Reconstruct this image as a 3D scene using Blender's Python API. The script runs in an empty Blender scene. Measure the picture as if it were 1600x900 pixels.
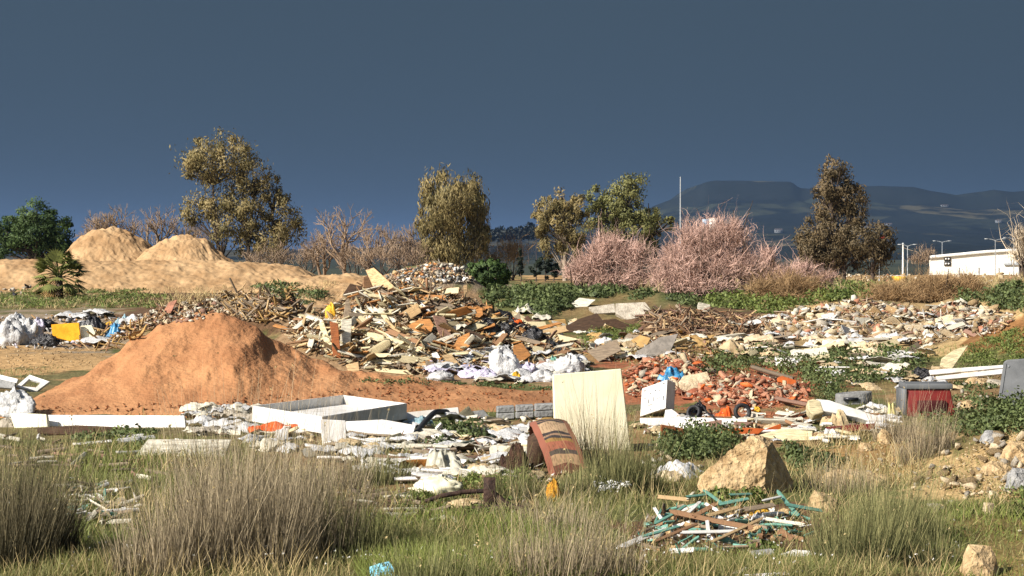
import bpy, bmesh, math, random
import numpy as np
from mathutils import Vector, Matrix

random.seed(7); RNG = np.random.default_rng(11)
SC = bpy.context.scene
COL = SC.collection

# ------------------------------------------------------------------ camera
F = 3000.0; YH = 395.0; CAMZ = 2.2            # focal length in photo pixels, horizon row, eye height
PITCH = math.atan((450 - YH) / F)
cam = bpy.data.cameras.new('camera'); cam.lens = 36 * F / 1600; cam.sensor_width = 36
cam.clip_start = 0.1; cam.clip_end = 30000
camo = bpy.data.objects.new('camera', cam); COL.objects.link(camo)
camo.location = (0, 0, CAMZ); camo.rotation_euler = (math.pi / 2 - PITCH, 0, 0)
SC.camera = camo

# ------------------------------------------------------------------ sky, sun, exposure
SUN_AZ = math.radians(52)      # degrees to the left of straight behind the camera
SUN_EL = math.radians(33)
W = bpy.data.worlds.new('World'); SC.world = W; W.use_nodes = True
nt = W.node_tree; bg = nt.nodes['Background']
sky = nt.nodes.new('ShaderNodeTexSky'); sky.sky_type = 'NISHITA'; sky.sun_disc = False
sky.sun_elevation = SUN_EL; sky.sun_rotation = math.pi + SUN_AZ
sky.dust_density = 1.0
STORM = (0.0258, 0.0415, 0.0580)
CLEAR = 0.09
# storm cloud covers the whole sky as a slate sheet; a little clear-sky light still comes through it
mx = nt.nodes.new('ShaderNodeMix'); mx.data_type = 'RGBA'; mx.blend_type = 'ADD'
mx.inputs[0].default_value = 0.0
tc = nt.nodes.new('ShaderNodeTexCoord'); nz = nt.nodes.new('ShaderNodeTexNoise')
nz.inputs['Scale'].default_value = 1.6; nz.inputs['Detail'].default_value = 3
nt.links.new(tc.outputs['Generated'], nz.inputs['Vector'])
rp = nt.nodes.new('ShaderNodeValToRGB')
rp.color_ramp.elements[0].position = 0.3; rp.color_ramp.elements[1].position = 0.7
rp.color_ramp.elements[0].color = (STORM[0] * .92, STORM[1] * .92, STORM[2] * .93, 1)
rp.color_ramp.elements[1].color = (STORM[0] * 1.1, STORM[1] * 1.08, STORM[2] * 1.06, 1)
nt.links.new(nz.outputs['Fac'], rp.inputs['Fac'])
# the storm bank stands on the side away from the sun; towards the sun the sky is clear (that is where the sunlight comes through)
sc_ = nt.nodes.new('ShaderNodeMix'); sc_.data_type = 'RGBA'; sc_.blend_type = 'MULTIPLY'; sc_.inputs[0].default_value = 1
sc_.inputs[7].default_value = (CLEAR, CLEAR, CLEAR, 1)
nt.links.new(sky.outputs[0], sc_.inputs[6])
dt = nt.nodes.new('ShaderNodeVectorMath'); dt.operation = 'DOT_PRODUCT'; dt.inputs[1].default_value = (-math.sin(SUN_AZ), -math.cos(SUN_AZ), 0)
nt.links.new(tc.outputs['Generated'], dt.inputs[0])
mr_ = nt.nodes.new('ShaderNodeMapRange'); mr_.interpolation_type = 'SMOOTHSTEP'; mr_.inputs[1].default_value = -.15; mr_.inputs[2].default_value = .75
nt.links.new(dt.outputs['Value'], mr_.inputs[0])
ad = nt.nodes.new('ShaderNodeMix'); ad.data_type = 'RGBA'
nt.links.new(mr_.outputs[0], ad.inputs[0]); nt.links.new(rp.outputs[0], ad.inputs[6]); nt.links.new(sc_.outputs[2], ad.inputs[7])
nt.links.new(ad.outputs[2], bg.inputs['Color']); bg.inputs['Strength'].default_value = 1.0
nt.nodes.remove(mx)

sl = bpy.data.lights.new('sun', 'SUN'); sl.energy = 4.6; sl.angle = math.radians(0.5); sl.color = (1.0, 0.93, 0.83)
so = bpy.data.objects.new('sun', sl); COL.objects.link(so)
sd = Vector((-math.sin(SUN_AZ) * math.cos(SUN_EL), -math.cos(SUN_AZ) * math.cos(SUN_EL), math.sin(SUN_EL)))
so.rotation_euler = sd.to_track_quat('Z', 'Y').to_euler(); so.location = (-30, -30, 40)
SC.view_settings.view_transform = 'Standard'; SC.view_settings.look = 'None'
SC.view_settings.exposure = 0.95; SC.view_settings.gamma = 1
SC.render.engine = 'CYCLES'
SC.cycles.max_bounces = 5; SC.cycles.diffuse_bounces = 3; SC.cycles.glossy_bounces = 2; SC.cycles.transmission_bounces = 3
SC.cycles.volume_bounces = 0; SC.cycles.transparent_max_bounces = 6
SC.cycles.use_denoising = True; SC.cycles.denoiser = 'OPENIMAGEDENOISE'
SC.cycles.denoising_input_passes = 'RGB_ALBEDO_NORMAL'
SC.cycles.use_adaptive_sampling = False

# ------------------------------------------------------------------ noise
def _h(ix, iy, s):
    v = np.sin(ix * 127.1 + iy * 311.7 + s * 74.7) * 43758.5453
    return v - np.floor(v)
def vn(x, y, s=0):
    x = np.asarray(x, float); y = np.asarray(y, float)
    ix = np.floor(x); iy = np.floor(y); fx = x - ix; fy = y - iy
    fx = fx * fx * (3 - 2 * fx); fy = fy * fy * (3 - 2 * fy)
    a = _h(ix, iy, s); b = _h(ix + 1, iy, s); c = _h(ix, iy + 1, s); d = _h(ix + 1, iy + 1, s)
    return (a + (b - a) * fx + (c - a) * fy + (a - b - c + d) * fx * fy) * 2 - 1
def fbm(x, y, o=4, s=0):
    t = 0; a = .5; f = 1
    for k in range(o):
        t = t + a * vn(np.asarray(x) * f + k * 17.3, np.asarray(y) * f - k * 9.1, s + k); a *= .5; f *= 2.03
    return t
def sstep(a, b, x):
    t = np.clip((np.asarray(x, float) - a) / (b - a), 0, 1); return t * t * (3 - 2 * t)

# ------------------------------------------------------------------ terrain
def wx(px, d): return (np.asarray(px, float) - 800) * d / F
def wz(py, d): return CAMZ - (np.asarray(py, float) - YH) * d / F
def ridge(sil, d, Rf, Rb=None, wob=0.4, amp=0.06, fr=1.5, seed=1, amp2=0):
    xs = wx([p[0] for p in sil], d); zs = wz([p[1] for p in sil], d); Rb = Rb or Rf
    def f(x, y):
        x, y = np.broadcast_arrays(np.asarray(x, float), np.asarray(y, float)); out = np.full(x.shape, -1.0)
        k = (y > d - Rf - wob) & (y < d + Rb + wob) & (x > xs[0]) & (x < xs[-1])
        if not k.any(): return out
        X_, Y_ = x[k], y[k]
        top = np.interp(X_, xs, zs, left=-1, right=-1)
        dy = Y_ - d - wob * fbm(X_ * .7, X_ * 0 + seed, 2, seed)
        t = np.clip(np.where(dy < 0, -dy / Rf, dy / Rb), 0, 1)
        p = (1 - t) * .55 + .45 * (.5 + .5 * np.cos(np.pi * t))
        n = amp * fbm(X_ * fr, Y_ * fr, 4, seed + 5)
        if amp2: n = n + amp2 * fbm(X_ * 4 + Y_ * 1.5, Y_ * 4, 3, seed + 9)
        out[k] = np.where((top > 0) & (t < 1), top * p + n * np.minimum(1, top * p * 3), -1)
        return out
    return f

# soil mounds (own objects)
red_sil = [(20, 652), (60, 622), (110, 590), (180, 549), (250, 507), (300, 494), (330, 486), (350, 485), (380, 500), (430, 528), (500, 563), (540, 569), (640, 590), (760, 603), (870, 618), (930, 640)]
_red = ridge(red_sil, 28.6, 2.5, 2.2, wob=.5, amp=.07, fr=1.2, seed=3)
def red(x, y):
    x, y = np.broadcast_arrays(np.asarray(x, float), np.asarray(y, float)); b = _red(x, y); k = b > 0
    if k.any():
        x, y = x[k], y[k]; c = b[k]
        g = fbm(x * 2.2 + y * .5, y * .55 - x * .2, 4, 9) * .11 + np.abs(fbm(x * 1.3 - y * .35, y * .3, 3, 4)) * -.16 + fbm(x * 6, y * 6, 3, 31) * .026 + np.maximum(fbm(x * 13, y * 13, 2, 33) - .22, 0) * .06
        b[k] = c + g * np.minimum(1, c * 2.0)
    return b
tanA = ridge([(82, 416), (105, 392), (125, 369), (150, 356), (178, 354), (200, 359), (225, 374), (252, 398), (280, 416)], 128, 5.5, wob=.2, amp=.2, fr=1.4, seed=12, amp2=.12)
tanB = ridge([(205, 416), (225, 394), (250, 377), (275, 367), (300, 366), (320, 374), (345, 394), (372, 414)], 126, 5, wob=.2, amp=.18, fr=1.4, seed=14, amp2=.12)
berm = ridge([(-400, 405), (-100, 404), (0, 405), (100, 406), (200, 408), (300, 407), (380, 409), (430, 413), (465, 417), (490, 430), (510, 446)], 112, 5, 16, wob=.5, amp=.1, fr=1.3, seed=15, amp2=.12)
tanC = ridge([(400, 452), (440, 436), (500, 431), (560, 430), (620, 432), (700, 436), (780, 455)], 82, 7, 8, wob=.6, amp=.22, fr=1.0, seed=16, amp2=.12)
heaps = {
 'wood': ridge([(395, 545), (430, 515), (470, 492), (510, 476), (545, 458), (575, 436), (600, 432), (640, 442), (690, 452), (725, 462), (760, 488), (810, 507), (860, 530), (910, 560), (930, 590)], 37.2, 3.6, 3.2, wob=.5, amp=.16, fr=1.6, seed=21),
 'pale': ridge([(570, 452), (605, 432), (640, 418), (680, 410), (710, 417), (735, 432), (775, 460)], 52, 3, 3, wob=.3, amp=.15, fr=1.4, seed=22),
 'leaf': ridge([(190, 510), (230, 488), (270, 472), (310, 464), (350, 470), (400, 457), (440, 455), (470, 475), (500, 500)], 47, 3, 3, wob=.6, amp=.12, fr=1.4, seed=23),
 'bags': ridge([(-160, 500), (-60, 494), (0, 500), (50, 498), (100, 492), (150, 490), (200, 495), (235, 515)], 47.5, 2.2, 2.5, wob=.3, amp=.1, fr=1.6, seed=24),
 'rubr': ridge([(1150, 520), (1190, 497), (1240, 486), (1290, 476), (1340, 470), (1400, 478), (1440, 482), (1500, 474), (1550, 484), (1600, 500), (1640, 520)], 56, 6, 4, wob=1.2, amp=.16, fr=1.0, seed=25),
 'fibr': ridge([(985, 515), (1010, 488), (1050, 483), (1100, 488), (1150, 492), (1190, 505), (1220, 530)], 50, 2.6, 2.5, wob=.5, amp=.12, fr=1.6, seed=26),
 'bri1': ridge([(950, 600), (975, 573), (1010, 562), (1050, 560), (1085, 566), (1110, 585), (1130, 612)], 31, 1.9, 1.6, wob=.2, amp=.06, fr=2.5, seed=27),
 'bri2': ridge([(1085, 618), (1110, 594), (1150, 588), (1200, 590), (1240, 597), (1270, 612), (1290, 640)], 29, 1.3, 1.2, wob=.2, amp=.06, fr=2.5, seed=28),
 'midr': ridge([(900, 560), (930, 540), (990, 527), (1050, 522), (1110, 535), (1150, 560)], 40, 2.4, 2.4, wob=.4, amp=.1, fr=1.6, seed=29),
 'weed': ridge([(700, 475), (740, 456), (800, 455), (880, 457), (960, 456), (1030, 452), (1070, 466), (1110, 485)], 66, 6, 9, wob=1, amp=.15, fr=.7, seed=30),
 'slat': ridge([(940, 868), (985, 838), (1040, 815), (1100, 800), (1160, 800), (1220, 808), (1270, 835), (1300, 858)], 15.6, .75, .7, wob=.1, amp=.05, fr=4, seed=32),
}
bankR = [((6.0, 20.0), 0.66, 2.7), ((4.9, 17.6), .25, 1.6), ((13.0, 39.5), 1.75, 5.4), ((20, 66), 1.5, 8), ((8.2, 24.5), .25, 2.0)]
def ground_h(x, y):
    x = np.asarray(x, float); y = np.asarray(y, float)
    z = fbm(x * .35, y * .35, 3, 2) * .11 * sstep(4, 12, y) + fbm(x * 1.6, y * 1.6, 3, 6) * .045
    for (cx, cy), h, R in bankR:
        r = np.hypot(x - cx, (y - cy)) / R
        k = np.asarray(r < 1)
        if k.any():
            xk, yk = np.broadcast_arrays(x, y); xk = xk[k]; yk = yk[k]
            z = np.array(z); z[k] += h * (.5 + .5 * np.cos(np.pi * r[k])) * (1 + .35 * fbm(xk * 1.1, yk * 1.1, 4, 8))
    z = z - 6.5 * sstep(185, 330, y)
    b = np.full(np.broadcast(x, y).shape, -1.0)
    for k, f in heaps.items(): b = np.maximum(b, f(x, y))
    return z + np.maximum(b, 0)
MOUNDS = [('red', red), ('tanA', tanA), ('tanB', tanB), ('berm', berm), ('tanC', tanC)]
def H(x, y):
    z = ground_h(x, y)
    for _, f in MOUNDS:
        m_ = f(x, y); z = np.where(m_ > 0, np.maximum(z, m_ - .02), z)
    return z

# visible-surface lookup: first terrain crossing for any photo pixel
CP, SP = math.cos(PITCH), math.sin(PITCH)
def ray(px, py):
    a = (np.asarray(px, float) - 800) / F; b = (450 - np.asarray(py, float)) / F
    return np.stack([a, CP + b * SP, -SP + b * CP], -1)
_cols = np.arange(-200, 1801, 4.0); _ys = np.concatenate([np.geomspace(7, 60, 450), np.geomspace(60.2, 700, 260)])
_X = (_cols[:, None] - 800) / F * _ys[None, :] / 1.0
_Z = H(_X, np.broadcast_to(_ys[None, :], _X.shape))
_S = np.maximum.accumulate((_Z - CAMZ) / _ys[None, :], axis=1)
def hit(px, py):
    px = np.atleast_1d(np.asarray(px, float)); py = np.atleast_1d(np.asarray(py, float))
    r = ray(px, py); s = r[:, 2] / r[:, 1]
    ci = np.clip(np.round((px + 200) / 4).astype(int), 0, len(_cols) - 1)
    out = np.zeros((len(px), 3))
    for i in range(len(px)):
        k = int(np.searchsorted(_S[ci[i]], s[i])); k = min(max(k, 1), len(_ys) - 1)
        s0, s1 = _S[ci[i], k - 1], _S[ci[i], k]
        t = 0 if s1 <= s0 else min(max((s[i] - s0) / (s1 - s0), 0), 1)
        out[i] = (0, _ys[k - 1] + t * (_ys[k] - _ys[k - 1]), 0)
    out[:, 0] = r[:, 0] / r[:, 1] * out[:, 1]
    out[:, 2] = H(out[:, 0], out[:, 1])
    return out
def G(px, py): return Vector(hit(px, py)[0])
def at(px, py, d):
    r = ray(px, py); return Vector((r[0] / r[1] * d, d, CAMZ + r[2] / r[1] * d))

HAZE_D = 0.00006
# ------------------------------------------------------------------ materials
def lin(c, k=.85):
    o = []
    for v in c:
        v = v / 255; o.append((v / 12.92 if v <= .04045 else ((v + .055) / 1.055) ** 2.4) * k)
    return o
MATS = {}
def mat(name, c1, c2=None, scale=6, rough=.85, bump=.3, bscale=None, detail=5, rnd=.12, attr=None, world=False, spec=.25, transl=0, stretch=None, dirt=0, dirtcol=(120, 100, 75)):
    if name in MATS: return MATS[name]
    m = bpy.data.materials.new(name); m.use_nodes = True; MATS[name] = m
    n = m.node_tree.nodes; L = m.node_tree.links; b = n['Principled BSDF']
    b.inputs['Roughness'].default_value = rough; b.inputs['Specular IOR Level'].default_value = spec
    c2 = c2 or tuple(v * .78 for v in c1)
    if world:
        g = n.new('ShaderNodeNewGeometry'); vec = g.outputs['Position']
    else:
        t = n.new('ShaderNodeTexCoord'); vec = t.outputs['Object']
    if stretch:
        mp = n.new('ShaderNodeMapping'); mp.inputs['Scale'].default_value = stretch; L.new(vec, mp.inputs[0]); vec = mp.outputs[0]
    nz = n.new('ShaderNodeTexNoise'); nz.inputs['Scale'].default_value = scale; nz.inputs['Detail'].default_value = detail; nz.inputs['Roughness'].default_value = .62
    if not world:   # shift the grain from object to object
        oi = n.new('ShaderNodeObjectInfo'); av = n.new('ShaderNodeVectorMath'); av.operation = 'ADD'
        ml = n.new('ShaderNodeMath'); ml.operation = 'MULTIPLY'; ml.inputs[1].default_value = 37
        L.new(oi.outputs['Random'], ml.inputs[0]); L.new(vec, av.inputs[0]); L.new(ml.outputs[0], av.inputs[1]); vec = av.outputs[0]
    L.new(vec, nz.inputs['Vector'])
    r = n.new('ShaderNodeValToRGB'); r.color_ramp.elements[0].position = .36; r.color_ramp.elements[1].position = .64
    r.color_ramp.elements[0].color = (*lin(c2), 1); r.color_ramp.elements[1].color = (*lin(c1), 1)
    L.new(nz.outputs['Fac'], r.inputs['Fac']); colr = r.outputs[0]
    if attr == 'Col':
        a = n.new('ShaderNodeVertexColor'); a.layer_name = 'Col'
        q = n.new('ShaderNodeMix'); q.data_type = 'RGBA'; q.blend_type = 'MULTIPLY'; q.inputs[0].default_value = 1
        L.new(a.outputs[0], q.inputs[6]); L.new(colr, q.inputs[7]); colr = q.outputs[2]
    elif attr == 'tint':
        a = n.new('ShaderNodeAttribute'); a.attribute_name = 'tint'
        r2 = n.new('ShaderNodeValToRGB'); r2.color_ramp.elements[0].color = (*lin(c2), 1); r2.color_ramp.elements[1].color = (*lin(c1), 1)
        L.new(a.outputs['Fac'], r2.inputs['Fac']); colr = r2.outputs[0]
    if dirt:
        nd = n.new('ShaderNodeTexNoise'); nd.inputs['Scale'].default_value = scale * .45; nd.inputs['Detail'].default_value = 8; nd.inputs['Roughness'].default_value = .7
        L.new(vec, nd.inputs['Vector'])
        rd = n.new('ShaderNodeMapRange'); rd.inputs[1].default_value = .5; rd.inputs[2].default_value = .72; rd.inputs[4].default_value = dirt; L.new(nd.outputs['Fac'], rd.inputs[0])
        q = n.new('ShaderNodeMix'); q.data_type = 'RGBA'; q.inputs[7].default_value = (*lin(dirtcol), 1); L.new(rd.outputs[0], q.inputs[0]); L.new(colr, q.inputs[6]); colr = q.outputs[2]
    if rnd and not world and attr != 'tint':
        hs = n.new('ShaderNodeHueSaturation'); mr = n.new('ShaderNodeMapRange'); mr.inputs[3].default_value = 1 - rnd * 1.6; mr.inputs[4].default_value = 1 + rnd * .7
        oi = n.new('ShaderNodeObjectInfo'); L.new(oi.outputs['Random'], mr.inputs[0]); L.new(mr.outputs[0], hs.inputs['Value']); L.new(colr, hs.inputs['Color']); colr = hs.outputs[0]
    L.new(colr, b.inputs['Base Color'])
    if bump:
        nb = n.new('ShaderNodeTexNoise'); nb.inputs['Scale'].default_value = bscale or scale * 2.5; nb.inputs['Detail'].default_value = 7; L.new(vec, nb.inputs['Vector'])
        bp = n.new('ShaderNodeBump'); bp.inputs['Strength'].default_value = bump; bp.inputs['Distance'].default_value = .05; L.new(nb.outputs['Fac'], bp.inputs['Height']); L.new(bp.outputs[0], b.inputs['Normal'])
    if transl:
        tr = n.new('ShaderNodeBsdfTranslucent'); ms = n.new('ShaderNodeMixShader'); ms.inputs[0].default_value = transl
        L.new(colr, tr.inputs[0]); L.new(b.outputs[0], ms.inputs[1]); L.new(tr.outputs[0], ms.inputs[2]); L.new(ms.outputs[0], n['Material Output'].inputs[0])
    return m

# ------------------------------------------------------------------ mesh helpers
def mesh_np(name, v, f, smooth=False, tint=None, col=None):
    v = np.asarray(v, np.float32); f = np.asarray(f, np.int32); k = f.shape[1]
    me = bpy.data.meshes.new(name); me.vertices.add(len(v)); me.vertices.foreach_set('co', v.ravel())
    me.loops.add(f.size); me.loops.foreach_set('vertex_index', f.ravel())
    me.polygons.add(len(f)); me.polygons.foreach_set('loop_start', np.arange(0, f.size, k, dtype=np.int32))
    me.update(calc_edges=True); me.validate()
    if smooth: me.polygons.foreach_set('use_smooth', np.ones(len(me.polygons), bool))
    if tint is not None and len(tint) == len(me.vertices):
        a = me.attributes.new('tint', 'FLOAT', 'POINT'); a.data.foreach_set('value', np.asarray(tint, np.float32))
    if col is not None:
        a = me.color_attributes.new('Col', 'FLOAT_COLOR', 'POINT'); c4 = np.ones((len(v), 4), np.float32); c4[:, :3] = col; a.data.foreach_set('color', c4.ravel())
    return me
def grid_faces(nu, nv):
    i = np.arange(nu * nv).reshape(nu, nv)
    return np.stack([i[:-1, :-1], i[1:, :-1], i[1:, 1:], i[:-1, 1:]], -1).reshape(-1, 4)
def soft_normals(me, want):
    """turn each loose leaf face to the outside of its clump and shade it with that direction"""
    n = len(me.polygons); w4 = want.reshape(n, 4, 3).mean(1); fn = np.zeros(n * 3, np.float32); me.polygons.foreach_get('normal', fn); fn = fn.reshape(n, 3)
    idx = np.arange(n * 4).reshape(n, 4); flip = (fn * w4).sum(1) < 0; idx[flip] = idx[flip][:, ::-1]
    me.loops.foreach_set('vertex_index', idx.ravel().astype(np.int32)); me.update()
    fn[flip] *= -1; nn = w4 * .75 + fn * .45; nn /= np.linalg.norm(nn, axis=1)[:, None] + 1e-9
    me.polygons.foreach_set('use_smooth', np.ones(n, bool)); me.normals_split_custom_set_from_vertices(np.repeat(nn, 4, 0).tolist())
def link(name, me, m=None, parent=None, loc=(0, 0, 0), rot=None):
    o = bpy.data.objects.new(name, me); COL.objects.link(o); o.location = loc
    if rot is not None: o.rotation_euler = rot
    if m is not None and me is not None and not me.materials: me.materials.append(m)
    if parent is not None: o.parent = parent
    return o
def tag(o, label, cat, group=None, kind=None):
    o['label'] = label
    if cat: o['category'] = cat
    if group: o['group'] = group
    if kind or cat: o['kind'] = kind or 'thing'
    return o
def empty(name, loc): return link(name, None, None, None, loc)
def hull_np(pts):
    bm = bmesh.new(); vs = [bm.verts.new(p) for p in pts]
    r = bmesh.ops.convex_hull(bm, input=vs)
    for v in list(bm.verts):
        if not v.link_faces: bm.verts.remove(v)
    bmesh.ops.triangulate(bm, faces=bm.faces[:]); bm.verts.index_update()
    v = np.array([x.co[:] for x in bm.verts]); f = np.array([[q.index for q in p.verts] for p in bm.faces]); bm.free(); return v, f
def chunk_np(seed, flat=.7, boxy=0):
    r = np.random.default_rng(seed)
    if boxy:
        p = np.array([[a, b, c] for a in (-1, 1) for b in (-1, 1) for c in (-1, 1)], float) * np.array([1, .62, .45])
        p = np.concatenate([p * (1 - .25 * r.random((8, 3))), r.normal(0, .35, (4, 3))])
    else:
        p = r.normal(size=(13, 3)); p /= np.linalg.norm(p, axis=1)[:, None]; p *= (.65 + .4 * r.random((13, 1))) * np.array([1, .8, flat])
    return hull_np(p)
CH = [chunk_np(s, .5 + .1 * (s % 4)) for s in range(10)]
BR = [chunk_np(50 + s, boxy=1) for s in range(8)]
def plank_np(seed, seg=3):   # unit plank: length 1 in x, width 1 in y, thickness 1 in z, torn ends, slight bow
    r = np.random.default_rng(seed); ny = 5; ys = np.linspace(-.5, .5, ny)
    e0 = -.5 + .04 * r.random(ny) * (1 if r.random() < .6 else 3); e1 = .5 - .04 * r.random(ny) * (1 if r.random() < .5 else 3.5)
    v = []; bow = r.normal(0, .5)
    for z in (-.5, .5):
        for k, t in enumerate((0, .5, 1)):
            for j in range(ny):
                v.append((e0[j] + (e1[j] - e0[j]) * t, ys[j] * (1 - .12 * abs(t - .5) * r.random()), z + bow * (1 - (2 * t - 1) ** 2) * .8))
    idx = lambda z, k, j: z * 3 * ny + k * ny + j
    f = []
    for k in range(2):
        for j in range(ny - 1):
            f.append((idx(1, k, j), idx(1, k + 1, j), idx(1, k + 1, j + 1), idx(1, k, j + 1)))
            f.append((idx(0, k, j + 1), idx(0, k + 1, j + 1), idx(0, k + 1, j), idx(0, k, j)))
        f.append((idx(0, k, 0), idx(0, k + 1, 0), idx(1, k + 1, 0), idx(1, k, 0)))
        f.append((idx(1, k, ny - 1), idx(1, k + 1, ny - 1), idx(0, k + 1, ny - 1), idx(0, k, ny - 1)))
    for j in range(ny - 1):
        f.append((idx(0, 0, j), idx(1, 0, j), idx(1, 0, j + 1), idx(0, 0, j + 1)))
        f.append((idx(0, 2, j + 1), idx(1, 2, j + 1), idx(1, 2, j), idx(0, 2, j)))
    return np.array(v), np.array(f)
PL = [plank_np(s) for s in range(10)]
def crumple_np(seed, n=13, amp=.16, flat=1.0):   # crumpled sheet with two faces, unit size in x and y
    u = np.linspace(-.5, .5, n); U, V = np.meshgrid(u, u, indexing='ij'); r = np.random.default_rng(seed)
    ang = r.random() * 6; c, s = math.cos(ang), math.sin(ang)
    z = np.abs(fbm((U * c + V * s) * 4 + seed, (V * c - U * s) * 2, 3, seed)) * amp * 2 + fbm(U * 6, V * 6 + seed, 3, seed + 3) * amp * .6
    z += (.25 - U ** 2 - V ** 2) * .4 * flat
    rim = 1 + .25 * fbm(np.arctan2(V, U) * 1.5 + seed, U * 0 + 3, 2, seed)
    x = U * rim; y = V * rim
    top = np.stack([x, y, z], -1).reshape(-1, 3); bot = top - np.array([0, 0, .02])
    f = grid_faces(n, n); f2 = f[:, ::-1] + n * n
    e = [(i, i + 1) for i in range(n - 1)]; side = []
    i = np.arange(n * n).reshape(n, n)
    for a in (i[0, :], i[:, -1], i[-1, ::-1], i[::-1, 0]):
        for p, q in zip(a[:-1], a[1:]): side.append((p, q, q + n * n, p + n * n))
    return np.concatenate([top, bot]), np.concatenate([f, f2, np.array(side)])
CR = [crumple_np(s) for s in range(8)]
def bag_np(seed, nu=40, nv=24):   # slumped, creased bag; rests on z=0, about 1 wide and 0.7 high
    r = np.random.default_rng(seed); th = np.linspace(0, 2 * math.pi, nu, endpoint=False); ph = np.linspace(.02, math.pi - .02, nv)
    T, P = np.meshgrid(th, ph, indexing='ij')
    n1 = np.abs(fbm(np.cos(T) * 2.2 + seed, np.sin(T) * 2.2 + P * 1.6, 3, seed)); n2 = fbm(np.cos(T) * 1.1 + seed, np.sin(T) * 1.1 + P, 2, seed + 2)
    n3 = np.abs(fbm(np.cos(T) * 5 + seed, np.sin(T) * 5 + P * 3.2, 3, seed + 7)); R = .5 * (1.06 + .65 * n2 - .62 * n1 - .34 * n3)
    x = R * np.sin(P) * np.cos(T); y = R * np.sin(P) * np.sin(T) * .85; z = R * np.cos(P) * .85
    z = np.where(z < -.22, -.22 + (z + .22) * .15, z) + .24
    v = np.stack([x, y, z], -1).reshape(-1, 3); i = np.arange(nu * nv).reshape(nu, nv); j = np.roll(i, -1, 0)
    f = np.stack([i[:, :-1], i[:, 1:], j[:, 1:], j[:, :-1]], -1).reshape(-1, 4)
    return v, f
BG = [bag_np(s) for s in range(7)]
ME = {}
def shared(kind, k, m):
    src = {'chunk': CH, 'brick': BR, 'plank': PL, 'sheet': CR, 'bag': BG}[kind]; k = k % len(src); key = (kind, k, m.name)
    if key not in ME:
        me = mesh_np(kind + '_mesh', src[k][0], src[k][1], smooth=kind in ('bag',)); me.materials.append(m); ME[key] = me
    return ME[key]
def tube_np(pts, rad, k=6):
    pts = [Vector(p) for p in pts]; n = len(pts); v = []; rad = rad if hasattr(rad, '__len__') else [rad] * n
    for i, p in enumerate(pts):
        t = (pts[min(i + 1, n - 1)] - pts[max(i - 1, 0)]).normalized()
        a = t.cross(Vector((0, 0, 1)) if abs(t.z) < .9 else Vector((1, 0, 0))).normalized(); b = t.cross(a)
        for j in range(k):
            an = 2 * math.pi * j / k; v.append(p + (a * math.cos(an) + b * math.sin(an)) * rad[i])
    f = [(i * k + j, i * k + (j + 1) % k, (i + 1) * k + (j + 1) % k, (i + 1) * k + j) for i in range(n - 1) for j in range(k)]
    c0 = len(v); v.append(pts[0]); v.append(pts[-1])
    f += [(c0, (j + 1) % k, j, j) for j in range(0)]
    return np.array([q[:] for q in v]), np.array(f)
def merge(parts):
    vs, fs, o = [], [], 0
    for v, f in parts: vs.append(v); fs.append(np.asarray(f) + o); o += len(v)
    return np.concatenate(vs), np.concatenate(fs)
def box_np(sx, sy, sz, c=(0, 0, 0)):
    v = np.array([[a, b, d] for a in (-.5, .5) for b in (-.5, .5) for d in (-.5, .5)]) * (sx, sy, sz) + np.array(c)
    return v, np.array([(0, 1, 3, 2), (4, 6, 7, 5), (0, 4, 5, 1), (2, 3, 7, 6), (0, 2, 6, 4), (1, 5, 7, 3)])
def bevel(o, w=.01, s=2):
    b = o.modifiers.new('bevel', 'BEVEL'); b.width = w; b.segments = s; b.limit_method = 'ANGLE'; return o
def inpoly(poly, n, rng=RNG):
    p = np.array(poly, float); lo, hi = p.min(0), p.max(0); out = []
    while sum(map(len, out)) < n:
        q = lo + (hi - lo) * rng.random((n * 2, 2)); ins = np.zeros(len(q), bool); j = len(p) - 1
        for i in range(len(p)):
            c = ((p[i, 1] > q[:, 1]) != (p[j, 1] > q[:, 1])) & (q[:, 0] < (p[j, 0] - p[i, 0]) * (q[:, 1] - p[i, 1]) / (p[j, 1] - p[i, 1] + 1e-9) + p[i, 0]); ins ^= c; j = i
        out.append(q[ins])
    return np.concatenate(out)[:n]
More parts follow.
